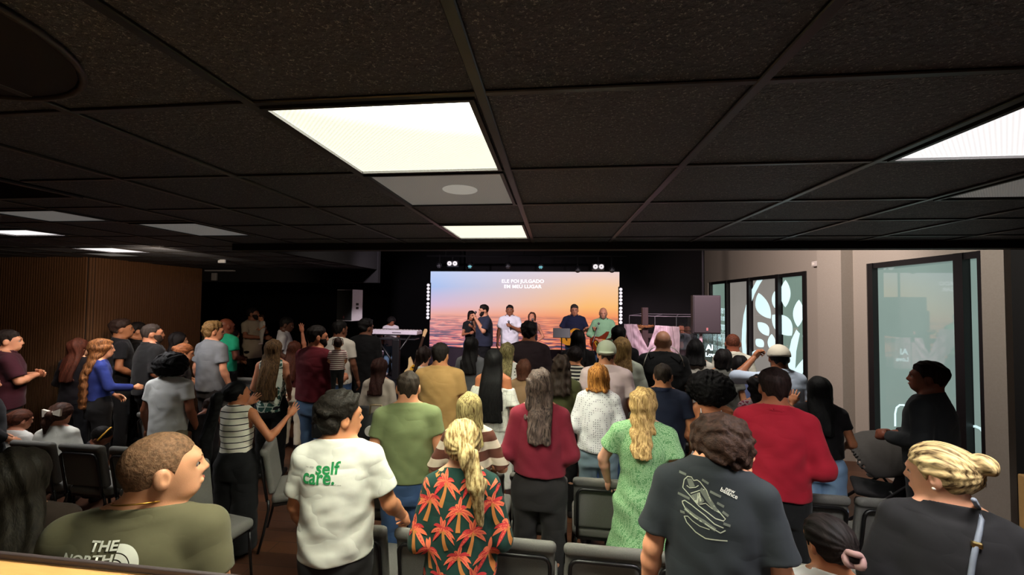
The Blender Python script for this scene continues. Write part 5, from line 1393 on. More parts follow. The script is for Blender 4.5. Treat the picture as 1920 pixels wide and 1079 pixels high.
# strip blinders at both sides of the screen
M_lamp = emit('blinder_lamp', (236, 232, 238), .8)
def strip(px, y0, y1, label):
    a, b = at(px, y0, SY - .12), at(px, y1, SY - .12)
    r = thing('strip_light', label, 'stage light', (a.x, a.y, (a.z + b.z) / 2), group='lamp strips beside the screen')
    h = a.z - b.z
    MB().box((0, .06, 0), (.10, .07, h + .14), bevel=.01).build('housing', M_black, r)
    for i in range(10):
        k = i + (0.35 if i > 4 else 0)
        m = MB(); z = h / 2 - h * k / 9.35
        m.cyl((0, .03, z), (0, .0, z), .036, .040, 16); m.build('lamp', M_lamp, r, True)
    MB().box((0, .06, -h / 2 - .07 - (a.z + b.z) / 2 + h / 2 + SB / 2 + .03 - .0), (.03, .03, .02)).build('clamp', M_black, r)
strip(803, 535, 596, 'column of ten round white lamps left of the screen')
strip(1164, 543, 605, 'column of ten round white lamps right of the screen')
# truss bar and fixtures above the screen
a, b = at(800, 489, SY - .3), at(1175, 491, SY - .3)
r = thing('lighting_bar', 'black lighting bar above the screen', 'lighting bar', ((a.x + b.x) / 2, a.y, a.z + .12))
m = MB(); L_ = b.x - a.x; m.cyl((-L_ / 2, 0, 0), (L_ / 2, 0, 0), .025); m.build('bar', M_black, r, True)
for sx in (-.4, 0, .4):
    MB().cyl((L_ * sx, 0, .02), (L_ * sx, 0, 4.25 - (a.z + .12)), .012).build('drop_rod', M_black, r)
BARZ = a.z + .12
def pair(px, py, label):
    p = at(px, py, SY - .34)
    r = thing('blinder_light', label, 'stage light', p, group=None)
    MB().box((0, .06, 0), (.30, .10, .16), bevel=.015).build('housing', plain('blinder_black', (30, 28, 32), .5), r)
    for sx in (-1, 1):
        m = MB(); m.cyl((sx * .072, .02, 0), (sx * .072, -.012, 0), .055, .060, 20); m.build('lamp', emit('blinder_face', (232, 228, 230), .85), r, True)
        MB().sph((sx * .072, -.016, 0), (.014, .008, .014), 10, 6).build('bulb', plain('bulb_grey', (80, 78, 84), .4), r, True)
    MB().box((0, .06, (BARZ - p.z) / 2 + .04), (.04, .04, BARZ - p.z - .06)).build('bracket', M_black, r)
pair(848, 494.5, 'pair of round white lamps above the left of the screen')
pair(1122, 500.5, 'pair of round white lamps above the right of the screen')
M_glow = emit('led_cyan', (120, 196, 206), .5); M_gx = plain('par_front_grey', (88, 88, 94), .4)
for px, py, mt, lb in ((824, 497, M_gx, 'unlit stage lamp left of the left lamp pair'), (882, 498, M_glow, 'stage lamp with cyan glow right of the left lamp pair'), (953, 498, M_gx, 'grey stage lamp above the middle of the screen'),
                       (1014, 499, M_glow, 'stage lamp with cyan glow right of the middle'), (1083, 505, M_gx, 'dark stage lamp left of the right lamp pair'), (1147, 505, M_gx, 'dark stage lamp right of the right lamp pair')):
    p = at(px, py, SY - .34)
    r = thing('par_light', lb, 'stage light', p)
    m = MB(); m.cyl((0, .10, .05), (0, -.06, -.03), .055, .072, 20); m.build('can', plain('par_black', (28, 27, 31), .4), r, True)
    m = MB()
    for k in range(7): 
        a_ = k * math.pi / 3; q = 0 if k == 6 else .04
        m.sph((q * math.cos(a_), -.066 + .0, -.034 + q * math.sin(a_) * .9), (.014, .008, .014), 8, 6)
    m.sph((0, -.062, -.03), (.05, .010, .022), 14, 8)
    m.build('lens', mt, r, True)
    m = MB(); m.tube([(-.08, .03, .01), (-.08, .03, .08), (.08, .03, .08), (.08, .03, .01)], .006, 6); m.box((0, .03, (BARZ - p.z) / 2 + .03), (.03, .03, max(.03, BARZ - p.z - .01))); m.build('yoke', M_black, r)
# loudspeakers
def speaker(label, c, w, h, d, yaw, front, side, dark_first, hole):
    r = thing('loudspeaker', label, 'speaker', c, math.radians(yaw))
    m = MB(); m.prism([(-w / 2, -d / 2), (w / 2, -d / 2), (w / 2 * .72, d / 2), (-w / 2 * .72, d / 2)], 'z', -h / 2, h / 2); m.build('cabinet', side, r)
    MB().box((0, -d / 2 - .008, 0), (w * .94, .016, h * .95), bevel=.006).build('grille', front, r)
    m = MB(); m.box((0, -d / 2 - .018, -h * .38), (.03, .004, .05)); m.build('badge', plain('badge_red', (150, 90, 90), .5), r)
    m = MB(); m.cyl((0, .04, h / 2 - .02), (0, .04, 4.26 - c[2]), .016); m.build('bracket', M_black, r)
    return r
t = NT('speaker_grille_fabric'); n = t.noise(t.coords(), 260, 2, .6)
t.base(t.mix(n, lin((30, 24, 27)), lin((50, 41, 44))), .6, .4); M_sg = t.m
pR = at(1319, 589.5, 7.6)
speaker('dark loudspeaker hanging in front of the far window', pR, .46, .68, .40, -4, M_sg, plain('speaker_case', (34, 27, 30), .6), True, 0)
pL = at(658, 572.5, 8.2)
rL = speaker('loudspeaker with pale grey side, on the black wall left of the keyboard', pL, .42, .66, .36, -16, plain('grille_dark', (44, 46, 46), .6), plain('case_pale', (214, 210, 216), .5), True, 0)
for dz in (.02, -.06): MB().box((.191, -.02, dz), (.012, .07, .05), Euler((0, 0, -.16)).to_matrix(), bevel=.004).build('side_grip', plain('grip_black', (14, 14, 15), .5), rL)
# keyboard on a stand
pk = at(741, 623, 8.45)
r = thing('keyboard', 'long white stage keyboard in front of the player', 'keyboard', (pk.x, pk.y, pk.z), math.radians(-3))
MB().box((0, 0, 0), (1.12, .30, .085), bevel=.012).build('case', plain('kb_white', (226, 216, 228), .4), r)
m = MB()
for i in range(50): m.box((-.52 + i * .0212, .07, .047), (.019, .14, .012))
m.build('white_keys', plain('key_ivory', (236, 232, 228), .3), r)
m = MB()
for i in range(50):
    if i % 7 not in (2, 6): m.box((-.509 + i * .0212, .045, .057), (.011, .09, .014))
m.build('black_keys', plain('key_black', (14, 14, 15), .3), r)
MB().box((.1, -.152, .0), (.2, .004, .02)).build('logo_strip', plain('kb_mark', (120, 110, 120), .4), r)
r = thing('keyboard_stand', 'black double-braced stand under the keyboard', 'stand', (pk.x, pk.y, SB), 0)
hK = pk.z - SB - .045
for sx in (-1, 1):
    m = MB(); m.tube([(sx * .40, -.15, hK), (-sx * .30, -.15, .02)], .020, 8); m.build('leg', M_cm, r, True)
m = MB(); m.box((0, 0, hK - .10), (1.0, .30, .03), bevel=.01); m.build('lower_shelf', plain('shelf_black', (30, 28, 33), .5), r)
for y in (-.12, .12): MB().cyl((-.5, y, hK - .012), (.5, y, hK - .012), .012).build('support_bar', M_cm, r)
MB().box((.10, -.17, hK * .48), (.16, .10, hK * .86), bevel=.02).build('cable_box', plain('cable_black', (20, 19, 21), .5), r)
r = thing('snare_drum', 'small drum with white skin beside the keyboard stand', 'drum', (pk.x - .30, pk.y - .30, SB))
m = MB(); m.cyl((0, 0, .52), (0, 0, .66), .17, n=28); m.build('shell', plain('drum_dark', (60, 50, 66), .3), r, True)
m = MB(); m.cyl((0, 0, .66), (0, 0, .668), .165, n=28); m.build('drumhead', plain('drum_skin', (206, 196, 216), .6), r)
for k in range(3): MB().tube([(0, 0, .45), (.2 * math.cos(k * 2.1), .2 * math.sin(k * 2.1), .0)], .010, 6).build('leg', M_cm, r)
# guitars
def outline(sc=1.0):
    pts = []
    for i in range(48):
        a = i / 48 * 2 * math.pi
        y = -.25 * math.cos(a); k = (y + .25) / .5
        w = (.195 * math.sin(math.pi * min(1, max(0, k * 1.0))) ** .6) * (1 - .22 * k) * (1 - .28 * math.exp(-((k - .56) / .13) ** 2))
        pts.append((w * sc * (1 if a < math.pi else -1), y * sc))
    return pts
def guitar(label, loc, R_, body_c, acoustic=True, parent=None):
    r = thing('guitar' if acoustic else 'electric_guitar', label, 'guitar', loc); r.rotation_euler = R_.to_euler()
    d = .05 if acoustic else .02
    if acoustic: pts = outline()
    else:
        pts = [(-.15, -.2), (-.05, -.24), (.06, -.235), (.155, -.17), (.16, -.08), (.115, -.01), (.125, .07), (.15, .15), (.12, .19), (.07, .14), (.035, .09), (-.035, .09), (-.08, .15), (-.14, .22), (-.165, .17), (-.13, .06), (-.12, -.02), (-.165, -.1)]
    m = MB(); m.prism(pts, 'y', -d, d); m.build('guitar_body', body_c, r)
    MB().box((0, -d * .3 - .004, .40), (.05, .022, .62), bevel=.006).build('neck', plain('guitar_neck', (70, 44, 30), .4), r)
    MB().prism([(-.028, .70), (.028, .70), (.042, .84), (.02, .88), (-.03, .87), (-.04, .80)], 'y', -.012, .006).build('headstock', plain('guitar_head', (206, 170, 120), .4), r)
    if acoustic: MB().cyl((0, -d - .001, .06), (0, -d + .004, .06), .048, n=24).build('sound_hole', plain('sound_hole', (20, 14, 10), .8), r)
    else:
        MB().prism([(-.06, -.14), (.05, -.14), (.09, -.02), (.06, .08), (-.03, .08), (-.07, 0)], 'y', -d - .003, -d + .002).build('pickguard', plain('pickguard', (214, 160, 40), .4), r)
        for z in (-.06, .02): MB().box((0, -d - .006, z), (.07, .010, .022)).build('pickup', plain('pickup', (20, 20, 20), .3), r)
    MB().box((0, -d - .004, -.11), (.09, .012, .02)).build('bridge', plain('bridge', (40, 26, 18), .4), r)
    m = MB()
    for i in range(6): m.cyl((-.018 + i * .0072, -d - .012, -.11), (-.014 + i * .0056, -.022 - .01, .72), .0009, n=4)
    m.build('strings', plain('strings', (190, 180, 160), .3, .5, 1.0), r)
    return r
def grot(dx, dy, dz, face=(0, -1, 0)):
    z = Vector((dx, dy, dz)).normalized(); y = -Vector(face); y = (y - z * y.dot(z)).normalized(); x = y.cross(z)
    return Matrix((x, y, z)).transposed()
M_ac = plain('guitar_spruce', (232, 158, 46), .35, .5)
M_sb = plain('guitar_sunburst', (120, 44, 22), .3, .5)
def wloc(I, p):
    v = wpt(I, p); rz = I['root'].rotation_euler[2]
    return I['root'].location + Vector((v.x * math.cos(rz) - v.y * math.sin(rz), v.x * math.sin(rz) + v.y * math.cos(rz), v.z))
g = STG['g1']; c = wloc(g, (.06, .19, 1.05))
guitar('yellow acoustic guitar held by the guitarist in dark blue', c, grot(.80, -.12, .36), M_ac)
g = STG['g2']; c = wloc(g, (.04, .18, 1.00))
guitar('sunburst electric guitar with yellow pickguard held by the bassist', c, grot(.80, -.12, .34), M_sb, False)
p = at(777, 690, 8.3)
guitar('pale guitar resting upright on a stand left of the screen', (p.x - .02, 8.3, SB + .30), grot(.28, .1, 1), plain('guitar_cream', (214, 186, 130), .4), False)
r = thing('guitar_stand', 'black tripod stand holding the upright pale guitar', 'stand', (p.x, 8.42, SB))
for k in range(3): MB().tube([(0, 0, .32), (.22 * math.cos(k * 2.1 + .5), .22 * math.sin(k * 2.1 + .5), .01)], .010, 6).build('leg', M_cm, r)
MB().cyl((0, 0, .1), (.1, .05, .85), .010).build('pole', M_cm, r)
def mic(I, side, dirv, label, off=.05):
    S_, E, W = I['pose'][side]; d = (W - E) / np.linalg.norm(W - E)
    c = wloc(I, W + d * off); dv = Vector(dirv).normalized(); s = .0 + I['s']
    r = thing('microphone', label, 'microphone', c); r.rotation_euler = dv.to_track_quat('Z', 'Y').to_euler()
    m = MB(); m.cyl((0, 0, -.11), (0, 0, .06), .011, .017); m.build('mic_handle', plain('mic_black', (22, 22, 24), .35), r, True)
    m = MB(); m.sph((0, 0, .085), .026, 14, 10); m.build('mic_head', plain('mic_mesh', (120, 118, 122), .35, .5, .8), r, True)
mic(STG['w1'], -1, (-.05, -.1, 1), 'microphone of the leftmost singer in black')
mic(STG['m1'], -1, (.3, .1, .9), 'microphone at the mouth of the heavy bearded singer')
mic(STG['m2'], -1, (-.25, -.1, 1), 'microphone held by the singer in white polo')
mic(STG['w2'], 1, (0, .3, 1), 'microphone at the mouth of the singer tilting back')
# music stand and mic stand
p = at(1053, 625, 8.05)
r = thing('music_stand', 'black music stand in front of the acoustic guitarist', 'music stand', (p.x, p.y, SB))
zt = p.z - SB
MB().box((0, 0, zt), (.34, .02, .20), Euler((-.35, 0, 0)).to_matrix(), bevel=.006).build('desk', plain('desk_black', (34, 32, 42), .4), r)
MB().cyl((0, .02, .25), (0, .02, zt - .05), .011).build('pole', M_cm, r)
for k in range(3): MB().tube([(0, .02, .28), (.22 * math.cos(k * 2.1), .02 + .22 * math.sin(k * 2.1), .01)], .009, 6).build('leg', M_cm, r)
p = at(1120, 618, 8.1)
r = thing('microphone_stand', 'thin black microphone stand before the bassist', 'microphone stand', (p.x - .1, 8.05, SB))
MB().cyl((0, 0, .02), (0, 0, p.z - SB - .25), .009).build('pole', M_cm, r)
m = MB(); m.cyl((0, 0, p.z - SB - .27), (.13, .12, p.z - SB + .09), .007); m.build('boom', M_cm, r)
m = MB(); m.sph((.135, .125, p.z - SB + .11), .024, 12, 8); m.build('mic_head', plain('mic_mesh', (120, 118, 122), .35, .5, .8), r, True)
MB().cyl((0, 0, 0), (0, 0, .02), .13, n=24).build('base', M_cm, r)
# clear drum shield with steel edges, a faint glow put into the top ones
t = NT('clear_acrylic'); t.b.inputs['Transmission Weight'].default_value = 1; t.b.inputs['IOR'].default_value = 1.15
t.base((.93, .93, .95), .02, .6); t.b.inputs['Alpha'].default_value = .25; M_ac2 = t.m
DY = 8.85
q = [at(1180, 592, DY), at(1228, 597, DY - .25), at(1268, 599, DY - .25), at(1345, 600, DY + .1)]
r = thing('drum_shield', 'clear acrylic drum shield with bright edges behind the cross', 'drum shield', (0, 0, SB))
zt = q[0].z - SB
for a, b in zip(q, q[1:]):
    c = (a + b) / 2; d = b - a; an = math.atan2(d.y, d.x)
    MB().box((c.x, c.y, zt / 2), (d.length - .02, .008, zt), Euler((0, 0, an)).to_matrix()).build('panel', M_ac2, r)
    MB().cyl((a.x, a.y, zt), (b.x, b.y, zt), .008, n=6).build('top_edge', emit('edge_glow', (120, 108, 118), .12), r)
for v_ in q: MB().cyl((v_.x, v_.y, 0), (v_.x, v_.y, zt), .006, n=6).build('hinge_post', plain('post_grey', (96, 92, 100), .4), r)
e0, e1 = at(1200, 585, DY + 1.3), at(1345, 588, DY + 1.4)
MB().cyl((e0.x, e0.y, zt), (e1.x, e1.y, zt), .008, n=6).build('top_edge', emit('edge_glow', (120, 108, 118), .12), r)
for a, b in ((q[0], e0), (q[1], e0 + (e1 - e0) * .3), (q[2], e0 + (e1 - e0) * .5)):
    MB().cyl((a.x, a.y, zt), (b.x, b.y, zt), .006, n=6).build('top_brace', emit('edge_glow', (120, 108, 118), .12), r)
# drum kit behind it
r = thing('drum_kit', 'drum kit behind the clear shield', 'drum kit', (at(1235, 640, 9.75).x, 9.75, SB))
for nm, c, rr, h in (('bass_drum', (0, -.1, .30), .28, .35), ('tom', (-.22, 0, .78), .15, .22), ('tom', (.18, 0, .80), .15, .22), ('floor_tom', (.55, .1, .45), .19, .4)):
    m = MB()
    if nm == 'bass_drum': m.cyl((c[0], c[1] - h / 2, c[2]), (c[0], c[1] + h / 2, c[2]), rr, n=28)
    else: m.cyl((c[0], c[1], c[2] - h / 2), (c[0], c[1], c[2] + h / 2), rr, n=24)
    dr = m.build(nm, plain('kit_dark', (52, 36, 40), .3), r, True)
m = MB(); m.cyl((-.55, .1, 1.08), (-.55, .1, 1.085), .2, .19, 28); m.build('cymbal', plain('brass', (200, 170, 90), .25, .5, 1), r)
MB().cyl((-.55, .1, .0), (-.55, .1, 1.08), .010).build('cymbal_stand', M_cm, r)
m = MB(); m.cyl((.45, -.1, 1.12), (.45, -.1, 1.125), .2, .19, 28); m.build('cymbal', plain('brass', (200, 170, 90), .25, .5, 1), r)
MB().cyl((.45, -.1, .0), (.45, -.1, 1.12), .010).build('cymbal_stand', M_cm, r)
# cross, crown, cloth
CYc = 8.25
pc = at(1209, 620, CYc); zc0 = at(1209, 577, CYc).z; zb = at(1209, 626, CYc).z
r = thing('wooden_cross', 'dark wooden cross standing in front of the drum shield', 'cross', (pc.x, CYc, SB))
t = NT('cross_wood'); n = t.noise(t.scaled(14, 14, 2), 3, 5, .6); t.base(t.mix(n, lin((40, 26, 28)), lin((66, 46, 46))), .7, .3); M_cr = t.m
MB().box((0, 0, (zc0 - SB) / 2), (.115, .10, zc0 - SB), bevel=.008).build('upright', M_cr, r)
x0c = at(1172, 626, CYc).x - pc.x; x1c = at(1272, 626, CYc).x - pc.x
MB().box(((x0c + x1c) / 2, -.0, zb - SB - .04), (x1c - x0c, .076, .09), bevel=.008).build('crossbeam', M_cr, r)
MB().box((0, 0, .04), (.5, .4, .08), bevel=.01).build('base', M_cr, r)
r = thing('crown_of_thorns', 'twisted brown crown of thorns hung on the cross', 'crown', (pc.x, CYc, at(1209, 612, CYc).z))
rr_ = random.Random(4)
for k in range(4):
    m = MB(); m.tube([((.150 + .012 * math.sin(5 * a + k * 1.6)) * math.cos(a), (.125 + .012 * math.sin(5 * a + k)) * math.sin(a) - .0, .016 * math.sin(4 * a + k * 1.5)) for a in [i * 2 * math.pi / 40 for i in range(40)]], .008, 6, True); m.build('twig', plain('thorn_brown', (120, 74, 40), .8), r, True)
m = MB()
for k in range(44):
    a = rr_.random() * 6.283; c = Vector((.15 * math.cos(a), .125 * math.sin(a), rr_.uniform(-.015, .015)))
    m.cyl(c, c + Vector((math.cos(a) * rr_.uniform(-.01, .04), math.sin(a) * .03, rr_.uniform(-.04, .045))), .004, .0006, 5)
m.build('thorns', plain('thorn_brown', (120, 74, 40), .8), r)
# draped cloth: hangs from both arms and swags across
pts2 = []
bm = bmesh.new()
nx, nz = 90, 26
xa, xb_ = at(1169, 610, CYc).x - pc.x, at(1270, 610, CYc).x - pc.x
ztop_l = at(1180, 609, CYc).z; ztop = ztop_l
xm = at(1212, 650, CYc).x - pc.x
zv = at(1212, 652, CYc).z; zbm = at(1212, 676, CYc).z
grid = []
for i in range(nx + 1):
    u = i / nx; x = xa + (xb_ - xa) * u
    # upper edge: flat over the arms, dropping in a V to the middle
    xl_, xr_ = at(1193, 610, CYc).x - pc.x, at(1226, 610, CYc).x - pc.x
    if x < xl_: zt_ = ztop + .015
    elif x < xm: k = (x - xl_) / (xm - xl_); zt_ = ztop + (zv - ztop) * (k ** .85)
    elif x < xr_: k = (xr_ - x) / (xr_ - xm); zt_ = ztop + (zv - ztop) * (k ** .85)
    else: zt_ = ztop - .02 * (x - xr_) / (xb_ - xr_)
    if x < xm: k = (x - xa) / (xm - xa); zl_ = (ztop - .10) + (zbm - ztop + .06) * min(1, k * 1.35) ** .8
    else: zl_ = zbm + .02 * math.sin(9 * x)
    col_ = []
    for j in range(nz + 1):
        w = j / nz; z = zt_ + (zl_ - zt_) * w
        fold = .022 * math.sin(x * 46 + 5 * (z - zv)) + .012 * math.sin(x * 95 + 9 * z)
        sw = .018 * math.sin(32 * (z - abs(x - xm) * 1.1))
        y = -.115 - .03 * w + (fold if abs(x - xm) > .12 else fold * .35) + sw * (1 if abs(x - xm) < .28 else .3)
        col_.append(bm.verts.new((x, y, z)))
    grid.append(col_)
for i in range(nx):
    for j in range(nz):
        f = bm.faces.new((grid[i][j], grid[i + 1][j], grid[i + 1][j + 1], grid[i][j + 1])); f.smooth = True
r = bmesh.ops.solidify(bm, geom=bm.faces[:], thickness=.006)
me = bpy.data.meshes.new('draped_cloth'); bm.to_mesh(me); bm.free()
me.polygons.foreach_set('use_smooth', [True] * len(me.polygons))
o = link_mesh('draped_cloth', me, cloth('cross_cloth', (232, 206, 218), wrinkle=.3)); o.location = (pc.x, CYc, 0)
tag(o, 'pinkish white cloth draped over the arms of the cross', 'cloth')
# acrylic sign at the right with white letters
p = at(1300, 690, 7.6)
r = thing('lettered_panel', 'clear panel with white letters under the right loudspeaker', 'panel', (at(1336, 650, 7.5).x, 7.5, 0))
z0 = 0; z1 = at(1336, 624, 7.5).z
MB().box((0, 0, z1 / 2), (.42, .012, z1)).build('sheet', M_ac2, r)
MB().box((-.20, 0, z1 / 2), (.05, .02, z1)).build('edge', plain('panel_pink', (170, 140, 150), .4), r)
MB().box((0, 0, .02), (.5, .3, .04), bevel=.01).build('foot', plain('foot_grey', (90, 86, 90), .5), r)
for txt, px, py, sz in (('Al', 1324, 657, .14), ('Love', 1323, 669, .10)):
    vs, fs = text_mesh(txt, sz, .004); pp = at(px, py, 7.48)
    bm = bmesh.new(); vv = [bm.verts.new((pp.x - r.location.x + a[0], -.009, pp.z + a[1])) for a in vs]
    for f in fs: bm.faces.new([vv[i] for i in f])
    me = bpy.data.meshes.new('lettering'); bm.to_mesh(me); bm.free(); link_mesh('lettering', me, M_art, r)

# ------------------------------------------------------------------ prints and accessories
def surf(I, px, py, out=0.0):
    """the spot of the wearer's top that a sight line meets, in his own coordinates"""
    if 'bvh' not in I:
        me = I['parts']['top'].data
        I['bvh'] = BVHTree.FromPolygons([v.co.copy() for v in me.vertices], [tuple(p.vertices) for p in me.polygons])
    rt = I['root']; rot = Matrix.Rotation(-rt.rotation_euler[2], 3, 'Z')
    o = rot @ (Vector((0, 0, CAM_Z)) - rt.location); d = (rot @ ray(px, py)).normalized()
    hit = I['bvh'].ray_cast(o, d)
    if hit[0] is None:                                  # just beside the body: keep to the plane of the back
        k = (-.13 - o.y) / d.y; return o + d * k
    return hit[0] + hit[1] * out
def local2(I, px, py):
    """photograph pixel -> wearer's own (x,z), on the plane of his back"""
    p = surf(I, px, py)
    return (p.x, p.z)
def txt_at(I, txt, px, py, hpx, mat, bold=.0, rot=0, wpx=None, size=None, shear=0):
    x, z = local2(I, px, py); x2, z2 = local2(I, px, py - hpx)
    vs, fs = text_mesh(txt, 1.0, bold, shear); hgt = max(v[1] for v in vs); w = max(v[0] for v in vs)
    k = (z2 - z) / hgt; kx = k
    if wpx: kx = (local2(I, px + wpx, py)[0] - x) / w
    vs = [(v[0] * kx, v[1] * k) for v in vs]
    return (xform2((vs, fs), rot, 1, x, z), mat)
M_grn = plain('print_green', (34, 142, 78), .8); M_gp = plain('print_grey', (120, 124, 118), .8); M_wp = plain('print_white', (226, 226, 214), .8)
print_on(selfc['parts']['top'], [txt_at(selfc, 'self', 591, 889, 25, M_grn, .022, 0, 46), txt_at(selfc, 'care.', 568, 904, 20, M_grn, .022, 0, 59),
    txt_at(selfc, 'est. 2020', 574, 876, 3.4, M_gp, .0, 0, 15), txt_at(selfc, 'somewhere in self care', 597, 908, 3, M_gp, .0, -.12, 43)])
# olive t-shirt: words and quartered half dome
ln = []
ln.append(txt_at(north, 'THE', 168, 1034, 22, M_wp, .03, .0, 52)); ln.append(txt_at(north, 'NORTH', 118, 1053, 19, M_wp, .03, .0, 93)); ln.append(txt_at(north, 'FACE', 138, 1080, 20, M_wp, .03, .0, 73))
def arc_fill(cx, cy, r0, r1, a0, a1, n=14):
    pv = []; 
    for i in range(n + 1):
        a = a0 + (a1 - a0) * i / n; pv += [(cx + r0 * math.cos(a), cy + r0 * math.sin(a)), (cx + r1 * math.cos(a), cy + r1 * math.sin(a))]
    return pv, [(2 * i, 2 * i + 1, 2 * i + 3, 2 * i + 2) for i in range(n)]
cx, cz = local2(north, 208, 1072)
k = abs(local2(north, 258, 1072)[0] - cx)
for r0, r1 in ((.0, .40), (.44, .64), (.68, 1.0)): ln.append((arc_fill(cx, cz, max(r0, .001) * k, r1 * k, .02, 1.53), M_wp))
print_on(north['parts']['top'], ln, off=.0022)
# charcoal t-shirt: sneaker line drawing
def K(pts): return [local2(nbal, 1260 + x * .1854, 840 + y * .1854) for x, y in pts]
M_pl = plain('print_pale', (176, 180, 160), .8); M_pd = plain('print_dim', (104, 108, 100), .8)
sh = []
def pl(pts, w=.006, m=M_pl): w *= .55 if m is M_pl else .8; pl_(pts, w, m)
def pl_(pts, w, m): sh.append((strip2d(K(pts), w), m))
pl([(110, 400), (125, 320), (160, 288), (200, 295), (220, 330), (255, 325), (285, 345), (350, 430), (400, 560), (480, 650), (540, 720), (520, 740), (440, 715), (370, 660), (270, 585), (190, 490), (110, 400)])
pl([(150, 380), (180, 405), (240, 400), (270, 380)], .005); pl([(190, 460), (280, 430), (330, 420)], .005); pl([(270, 575), (340, 560), (400, 610), (480, 655)], .005)
def fill(pts, m=M_pd): sh.append(((K(pts), [tuple(range(len(pts)))]), m))
fill([(150, 310), (200, 310), (235, 390), (180, 400)]); fill([(190, 480), (270, 450), (330, 540), (270, 580)]); fill([(300, 400), (350, 440), (470, 640), (430, 640), (350, 540), (280, 430)])
fill([(205, 475), (225, 468), (250, 530), (262, 455), (282, 450), (300, 535), (282, 545), (272, 500), (262, 560), (245, 560)], M_pl)
pl([(110, 560), (105, 540), (130, 530), (190, 570), (330, 680), (430, 770), (520, 810)], .006); pl([(110, 560), (140, 620), (230, 700), (340, 770), (420, 820), (490, 860), (540, 835)], .007)
pl([(130, 610), (230, 690), (330, 750), (440, 830)], .016, M_pd)
pl([(125, 690), (160, 690), (210, 740), (280, 790), (380, 825)], .005); pl([(125, 690), (150, 750), (240, 850), (340, 915), (440, 930), (560, 940)], .007)
for a, b in (((75, 240), (145, 270)), ((305, 320), (370, 362)), ((385, 440), (495, 495)), ((455, 555), (525, 595)), ((60, 455), (180, 515)), ((510, 645), (570, 690)), ((520, 765), (590, 790)), ((85, 640), (130, 655))): pl([a, b], .011, M_pd)
a0 = K([(540, 415)])[0]; 
for txt, q0, q1, hh in (('new', (535, 425), (630, 465), 38), ('balance', (483, 432), (655, 520), 40)):
    A, Bp = K([q0, q1]); vs, fs = text_mesh(txt, 1, .012); w = max(v[0] for v in vs); Lg = math.hypot(Bp[0] - A[0], Bp[1] - A[1]); kk = Lg / w
    sh.append((xform2((vs, fs), math.atan2(Bp[1] - A[1], Bp[0] - A[0]), kk, A[0], A[1] - .0), M_wp))
print_on(nbal['parts']['top'], sh, off=.0022)
# palm tree shirt
M_c1 = plain('palm_coral', (238, 120, 84), .8); M_c2 = plain('palm_red', (206, 56, 60), .8); M_tk = plain('palm_trunk', (206, 130, 66), .8)
rp = random.Random(11); shp = []
def palm_tree(x, z, s, lean_, seed):
    r_ = random.Random(seed)
    tr = [(x + lean_ * s * (i / 6) ** 2 + .01 * s * math.sin(i), z - s * .75 * i / 6) for i in range(7)]
    shp.append((strip2d(tr, [.010 + .002 * i for i in range(7)]), M_tk))
    for k, a in enumerate((8, 42, 78, 108, 142, 176, -28, 212)):
        a = math.radians(a + r_.uniform(-8, 8)); L_ = s * r_.uniform(.42, .56); pts = []; 
        for i in range(8):
            u = i / 7; pts.append((x + L_ * u * math.cos(a) * 1.0, z + L_ * (u * math.sin(a) - .62 * u * u * (1 if abs(math.cos(a)) > .3 else .2))))
        wd = [s * .125 * math.sin(math.pi * min(1, (i + .6) / 7.6)) ** .8 + .001 for i in range(8)]
        shp.append((strip2d(pts, wd), M_c2 if k % 3 == 1 else M_c1))
        shp.append((strip2d([(p[0], p[1] - s * .012) for p in pts], [w * .22 for w in wd]), M_c1 if k % 3 == 1 else M_c2))
    for dx in (-.012, .0, .012): shp.append((arc_fill(x + dx, z - .014, .0005, .0055, 0, 6.283, 8), M_tk))
k = 0
for rw in range(9):
    for c_ in range(-4, 5):
        k += 1
        palm_tree((c_ + (.5 if rw % 2 else 0)) * .150 + rp.uniform(-.012, .012), .60 + rw * .112 + rp.uniform(-.02, .02), .148 * rp.uniform(.8, 1.1), rp.uniform(-.25, .3), k)
print_on(palm['parts']['top'], shp, off=.0016); 
# small parts on people
def part_tube(I, name, pts, r, mat, head=False, closed=False):
    m = MB(); m.tube([wpt(I, I['fromH'](p) if head else p) for p in pts], r * I['s'], 8, closed); return m.build(name, mat, I['root'], True)
part_tube(north, 'gold_chain', [(.086 * math.cos(a) + .02, -.014 + .088 * math.sin(a), 1.522 - .026 * math.sin(a)) for a in [i * 2 * math.pi / 32 for i in range(32)]], .0028, plain('gold', (220, 170, 80), .3, .5, 1), closed=True)
m = MB(); m.tube([surf(bagw, x, y, .006) for x, y in ((1826, 938), (1834, 955), (1838, 975), (1834, 1000), (1828, 1025), (1823, 1050), (1819, 1078), (1815, 1110))], .009, 8); m.build('bag_strap', plain('strap_grey', (110, 116, 126), .6), bagw['root'], True)
m = MB(); m.box(surf(bagw, 1829, 1022, .008), (.030, .016, .022), bevel=.004); m.build('strap_buckle', plain('buckle_gold', (206, 180, 120), .3, .5, 1), bagw['root'])
part_tube(bagw, 'earring', [(-.084, -.004, -.036), (-.086, .0, -.040), (-.084, .004, -.036)], .005, plain('pearl', (240, 225, 210), .2), head=True)
m = MB(); c = wpt(kid, kid['fromH']((0, -.125, -.005)))
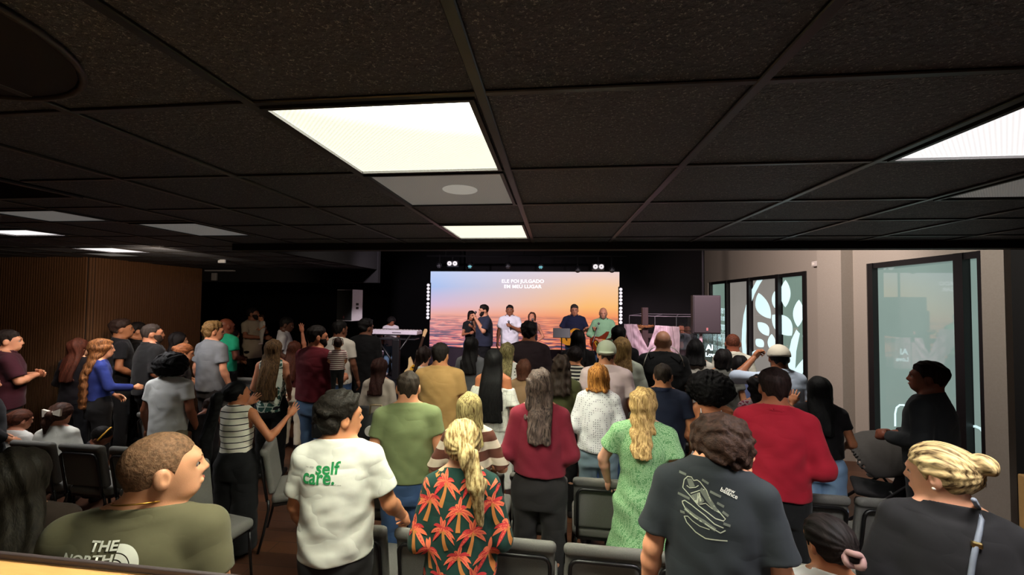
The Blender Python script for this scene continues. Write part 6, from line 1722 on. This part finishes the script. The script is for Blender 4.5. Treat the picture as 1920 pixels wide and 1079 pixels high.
m.tube([c + Vector((.026 * math.cos(a), -.01 + .010 * math.sin(3 * a), .026 * math.sin(a))) for a in [i * math.pi / 10 for i in range(20)]], .012, 8, True); m.build('scrunchie', plain('scrunchie', (150, 116, 112), .8), kid['root'], True)
m = MB(); c = wpt(bow, bow['fromH']((0, -.13, .03)))
for sx in (-1, 1): m.prism([(c.x, c.z - .01), (c.x + sx * .07, c.z - .035), (c.x + sx * .075, c.z + .04), (c.x, c.z + .012)], 'y', c.y - .014, c.y + .01)
m.sph(c, .016); m.build('hair_bow', plain('bow_cream', (226, 216, 196), .7), bow['root'])
part_tube(lying, 'headband', [(.092 * math.cos(a), .01, .02 + .104 * math.sin(a)) for a in [i * math.pi / 12 for i in range(13)]], .012, plain('headband_yellow', (214, 160, 50), .7), head=True)
for pp_ in (((1228, 651), (1221, 655), (1215, 663), (1210, 674), (1206, 688)), ((1258, 651), (1266, 655), (1273, 663), (1279, 674), (1283, 688))):
    m = MB(); m.tube([surf(rag, x, y, .002) for x, y in pp_], .006, 6); m.build('piping', plain('piping_white', (214, 210, 196), .7), rag['root'], True)
for pp_ in ():
    part_tube(rag, 'piping', [], .005, plain('piping_white', (214, 210, 196), .7))
afro = [I for I in PEOPLE if 'afro in blue' in I['label']][0]
for sd in (-1, 1): part_tube(afro, 'dress_strap', [(sd * .085, .10, 1.28), (sd * .092, .055, 1.40), (sd * .095, .0, 1.478), (sd * .092, -.075, 1.42), (sd * .080, -.110, 1.29)], .005, plain('strap_white', (222, 222, 226), .7))
vest = [I for I in PEOPLE if 'backless-vest' in I['label']][0]
part_tube(STG['g2'], 'guitar_strap', [(-.10, .10, 1.36), (-.09, .03, 1.49), (-.03, -.08, 1.44)], .014, plain('strap_black', (24, 22, 26), .6))
for k_, I in (('white_polo_s', STG['m2']),): pass
# headphones on the striped baby
part_tube(b1, 'ear_defender', [(-.10, 0, -.01), (-.085, 0, .09), (0, 0, .135), (.085, 0, .09), (.10, 0, -.01)], .012, plain('defender_dark', (40, 36, 48), .5), head=True)
